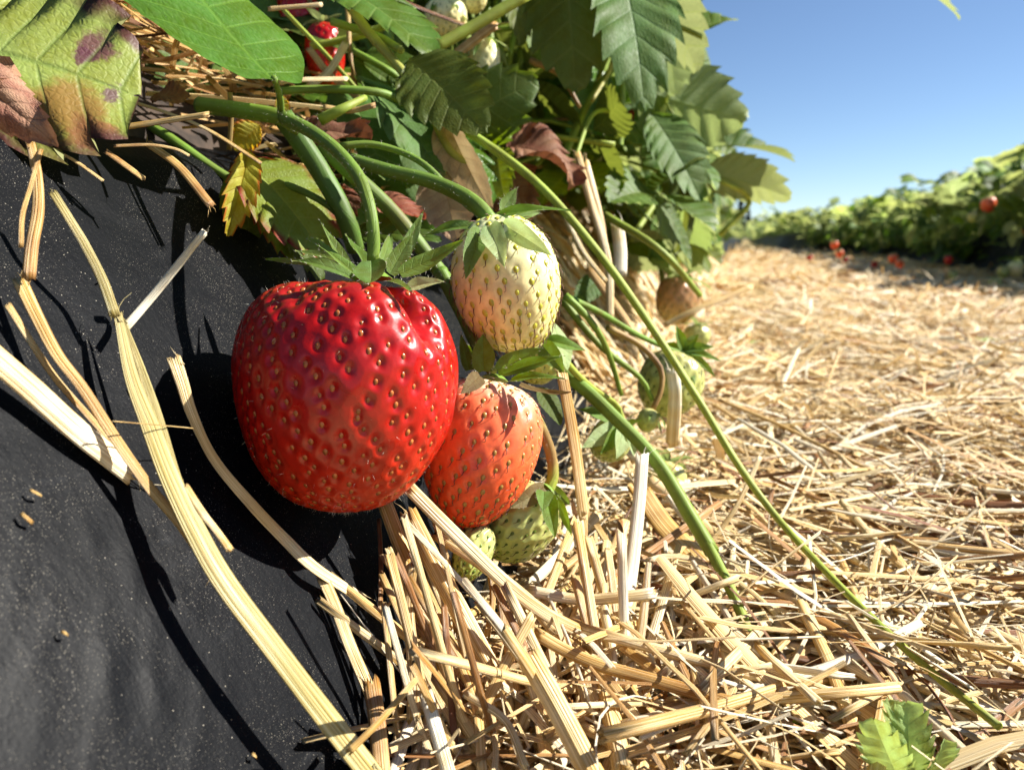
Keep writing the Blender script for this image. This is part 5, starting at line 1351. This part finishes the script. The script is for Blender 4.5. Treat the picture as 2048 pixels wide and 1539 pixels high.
# random stalks heaped steeply along the foot of the bed
rg = np.random.default_rng(5)
G2 = 'straw stalks heaped along the foot of the bed'
made = 0
for tries in range(900):
    if made >= 75: break
    px, py = rg.uniform(790, 1340), rg.uniform(1060, 1535)
    if px < 790 + (1539 - py) * .0: continue
    base = hit(px, py, .004)
    if base[0] > -.02: continue
    L = rg.uniform(.035, .11); w = rg.uniform(.0005, .0013)
    a = rg.normal(-.5, .5)
    d = unit(np.array([-SD[0] * math.cos(a), math.sin(a), -SD[2] * math.cos(a)]) + rg.normal(0, .18, 3))
    pts = [base + d * L * t for t in (-.5, 0, .5)]
    pts = [np.array([q[0], q[1], max(q[2], path_z(q[0], q[1]) - .002, slope_z(q[0]) + .002)]) for q in pts]
    qx, qy, qd = project(np.array(pts))
    if ((qx > 872) & (qx < 1150) & (qy < 1160)).any(): continue
    if qd.min() < .125 or (qx < np.interp(qy, [1000, 1060, 1539], [800, 765, 720])).any() or qy.min() < 1010: continue
    straw_piece(pts, w, 'loose straw stalk heaped against the foot of the black film', 'straw stalk', G2, tint=float(tints(rg, 1)[0]) * .9, flat=rg.uniform(.12, .5), k=8, n=8, seed=tries)
    made += 1

# wheat ear on the straw
c = [P(1771, 1270, .182), P(1772, 1320, .176), P(1766, 1385, .168)]
ear = thing('wheat_ear', 'bleached wheat ear hanging beside the long runner at the lower right', 'wheat ear', c[0])
v, q, t, u = tube(c, [.0005, .0004], n=10, k=5)
mk('stem', v, quads=q, tris=t, mat=M_STRAW, parent=ear, origin=c[0], uv=u, tint=.9)
for i in range(16):
    f = i / 15; b = spline(c, 16)[i]; s = 1 if i % 2 else -1
    for z in (0, 1):
        tip = b + unit(c[2] - c[0]) * .0045 + (CR * s * .0022 + TOCAM * (.0016 if z else -.0012)) * (1.2 - .5 * f)
        V, Q, uu, u2 = place_blade(b, tip, TOCAM, .0009, teeth=0, fold=.4, droop=.4, pleat=.0, ns=2, sub=2, shape='sepal')
        mk('husk', V, quads=Q, mat=M_STRAW, parent=ear, origin=c[0], uv=uu * 2, tint=.95)
# the sprout at the lower right
so = P(1815, 1560, .138)
spr = thing('strawberry_seedling', 'small fresh green leaf sprout standing in the straw at the lower right', 'seedling', so)
for (bx, by, tx, ty, hw, m, h, sd, td) in [(1806, 1570, 1748, 1440, 36, M_SPROUT, LEFTC, 1, -.004), (1815, 1560, 1812, 1405, 38, M_SPROUT, unit(TOCAM + UPH * .3), 2, .002), (1826, 1565, 1888, 1480, 44, M_SPROUT, RIGHTC, 3, -.003), (1804, 1570, 1778, 1402, 20, M_SPROUT, TOCAM, 4, .005)]:
    V, Q, uu, u2 = place_blade(P(bx, by, .140), P(tx, ty, .140 + td), h, hw / FPX * .14, teeth=7, sub=4, ns=6, tooth=.13, fold=.3, droop=.4, pleat=.018, wave=.03, seed=sd, shape='broad')
    mk('leaf', V, quads=Q, mat=m, parent=spr, origin=so, uv=uu, uv2=u2)
v, q, t, u = tube([so - [0, 0, .02], so], [.001, .0008], n=5, k=6)
mk('stem', v, quads=q, tris=t, mat=M_STEM, parent=spr, origin=so, uv=u, tint=.4)

# stray weeds on the path
for lb, px, py, sc in (('tiny green weed on the sunny straw near the right edge', 1976, 690, .012), ('tiny green weed sprig in the straw right of the peach brown fruit', 1506, 690, .008)):
    b = hit(px, py, .004)
    w_ = thing('weed', lb, 'weed', b)
    for a in range(5):
        d = np.array([math.cos(a * 1.3), math.sin(a * 1.3), .5])
        V, Q, uu, u2 = place_blade(b, b + d * sc, [0, 0, 1], sc * .35, teeth=0, sub=2, ns=3, droop=.6, shape='oval')
        mk('leaf', V, quads=Q, mat=M_SPROUT, parent=w_, origin=b, uv=uu, uv2=u2)
# ------------------------------------------------------------------ beyond the rows
def conifer(label, px, ytop, D, seed):
    base = CAM + ray(px, 475) * D; base[2] = -.05
    h = (475 - ytop) / FPX * D + .1
    r = thing('conifer_tree', label, 'tree', base, 'dark trees at the far end of the rows')
    v, q, t, u = tube([base, base + [0, 0, h * .5], base + [0, 0, h]], [h * .02, h * .012, h * .002], n=6, k=6)
    mk('trunk', v, quads=q, tris=t, mat=M_BARK, parent=r, origin=base)
    rg = np.random.default_rng(seed); n = 2600
    zz = rg.uniform(.05, 1, n) ** 1.0; rad = (1 - zz) ** .8 * h * .24 * (.7 + .3 * np.sin(zz * 40)) * rg.uniform(.2, 1, n) ** .5
    a = rg.uniform(0, 6.283, n)
    c = base + np.stack([np.cos(a) * rad, np.sin(a) * rad, zz * h], -1)
    d = np.stack([np.cos(a), np.sin(a), -.3 + 0 * a], -1) + rg.normal(0, .4, (n, 3)); e = np.cross(d, rg.normal(0, 1, (n, 3)))
    d *= h * .025; e /= np.linalg.norm(e, axis=1)[:, None]; e *= h * .012
    V = np.stack([c - d, c + e, c + d, c - e], 1).reshape(-1, 3)
    mk('crown', V, quads=np.arange(n * 4).reshape(-1, 4), mat=M_CONIFER, parent=r, origin=base)
conifer('dark tree peeping out behind the left row at the far end', 1478, 392, 70., 1)
conifer('lower dark tree beside the first at the far end of the path', 1494, 415, 74., 2)
b = CAM + ray(1512, 475) * 90.; b[2] = 0
hs = thing('farm_shed', 'tiny white building on the horizon at the end of the path', 'shed', b)
w, dp, h = 1.2, 2.0, (475 - 447) / FPX * 90 + .1
X = [(-w, -dp, 0), (w, -dp, 0), (w, dp, 0), (-w, dp, 0), (-w, -dp, h), (w, -dp, h), (w, dp, h), (-w, dp, h)]
mk('wall', X, quads=[(0, 1, 5, 4), (1, 2, 6, 5), (2, 3, 7, 6), (3, 0, 4, 7)], mat=M_WHITEWALL, parent=hs, smooth=False)
mk('roof', [(-w * 1.1, -dp * 1.05, h + .01), (w * 1.1, -dp * 1.05, h + .01), (w * 1.1, dp * 1.05, h + .01), (-w * 1.1, dp * 1.05, h + .01), (0, -dp * 1.05, h + .5), (0, dp * 1.05, h + .5)], quads=[(0, 4, 5, 3), (1, 2, 5, 4), (0, 3, 2, 1)], tris=[(0, 1, 4), (2, 3, 5)], mat=M_ROOF, parent=hs, smooth=False)
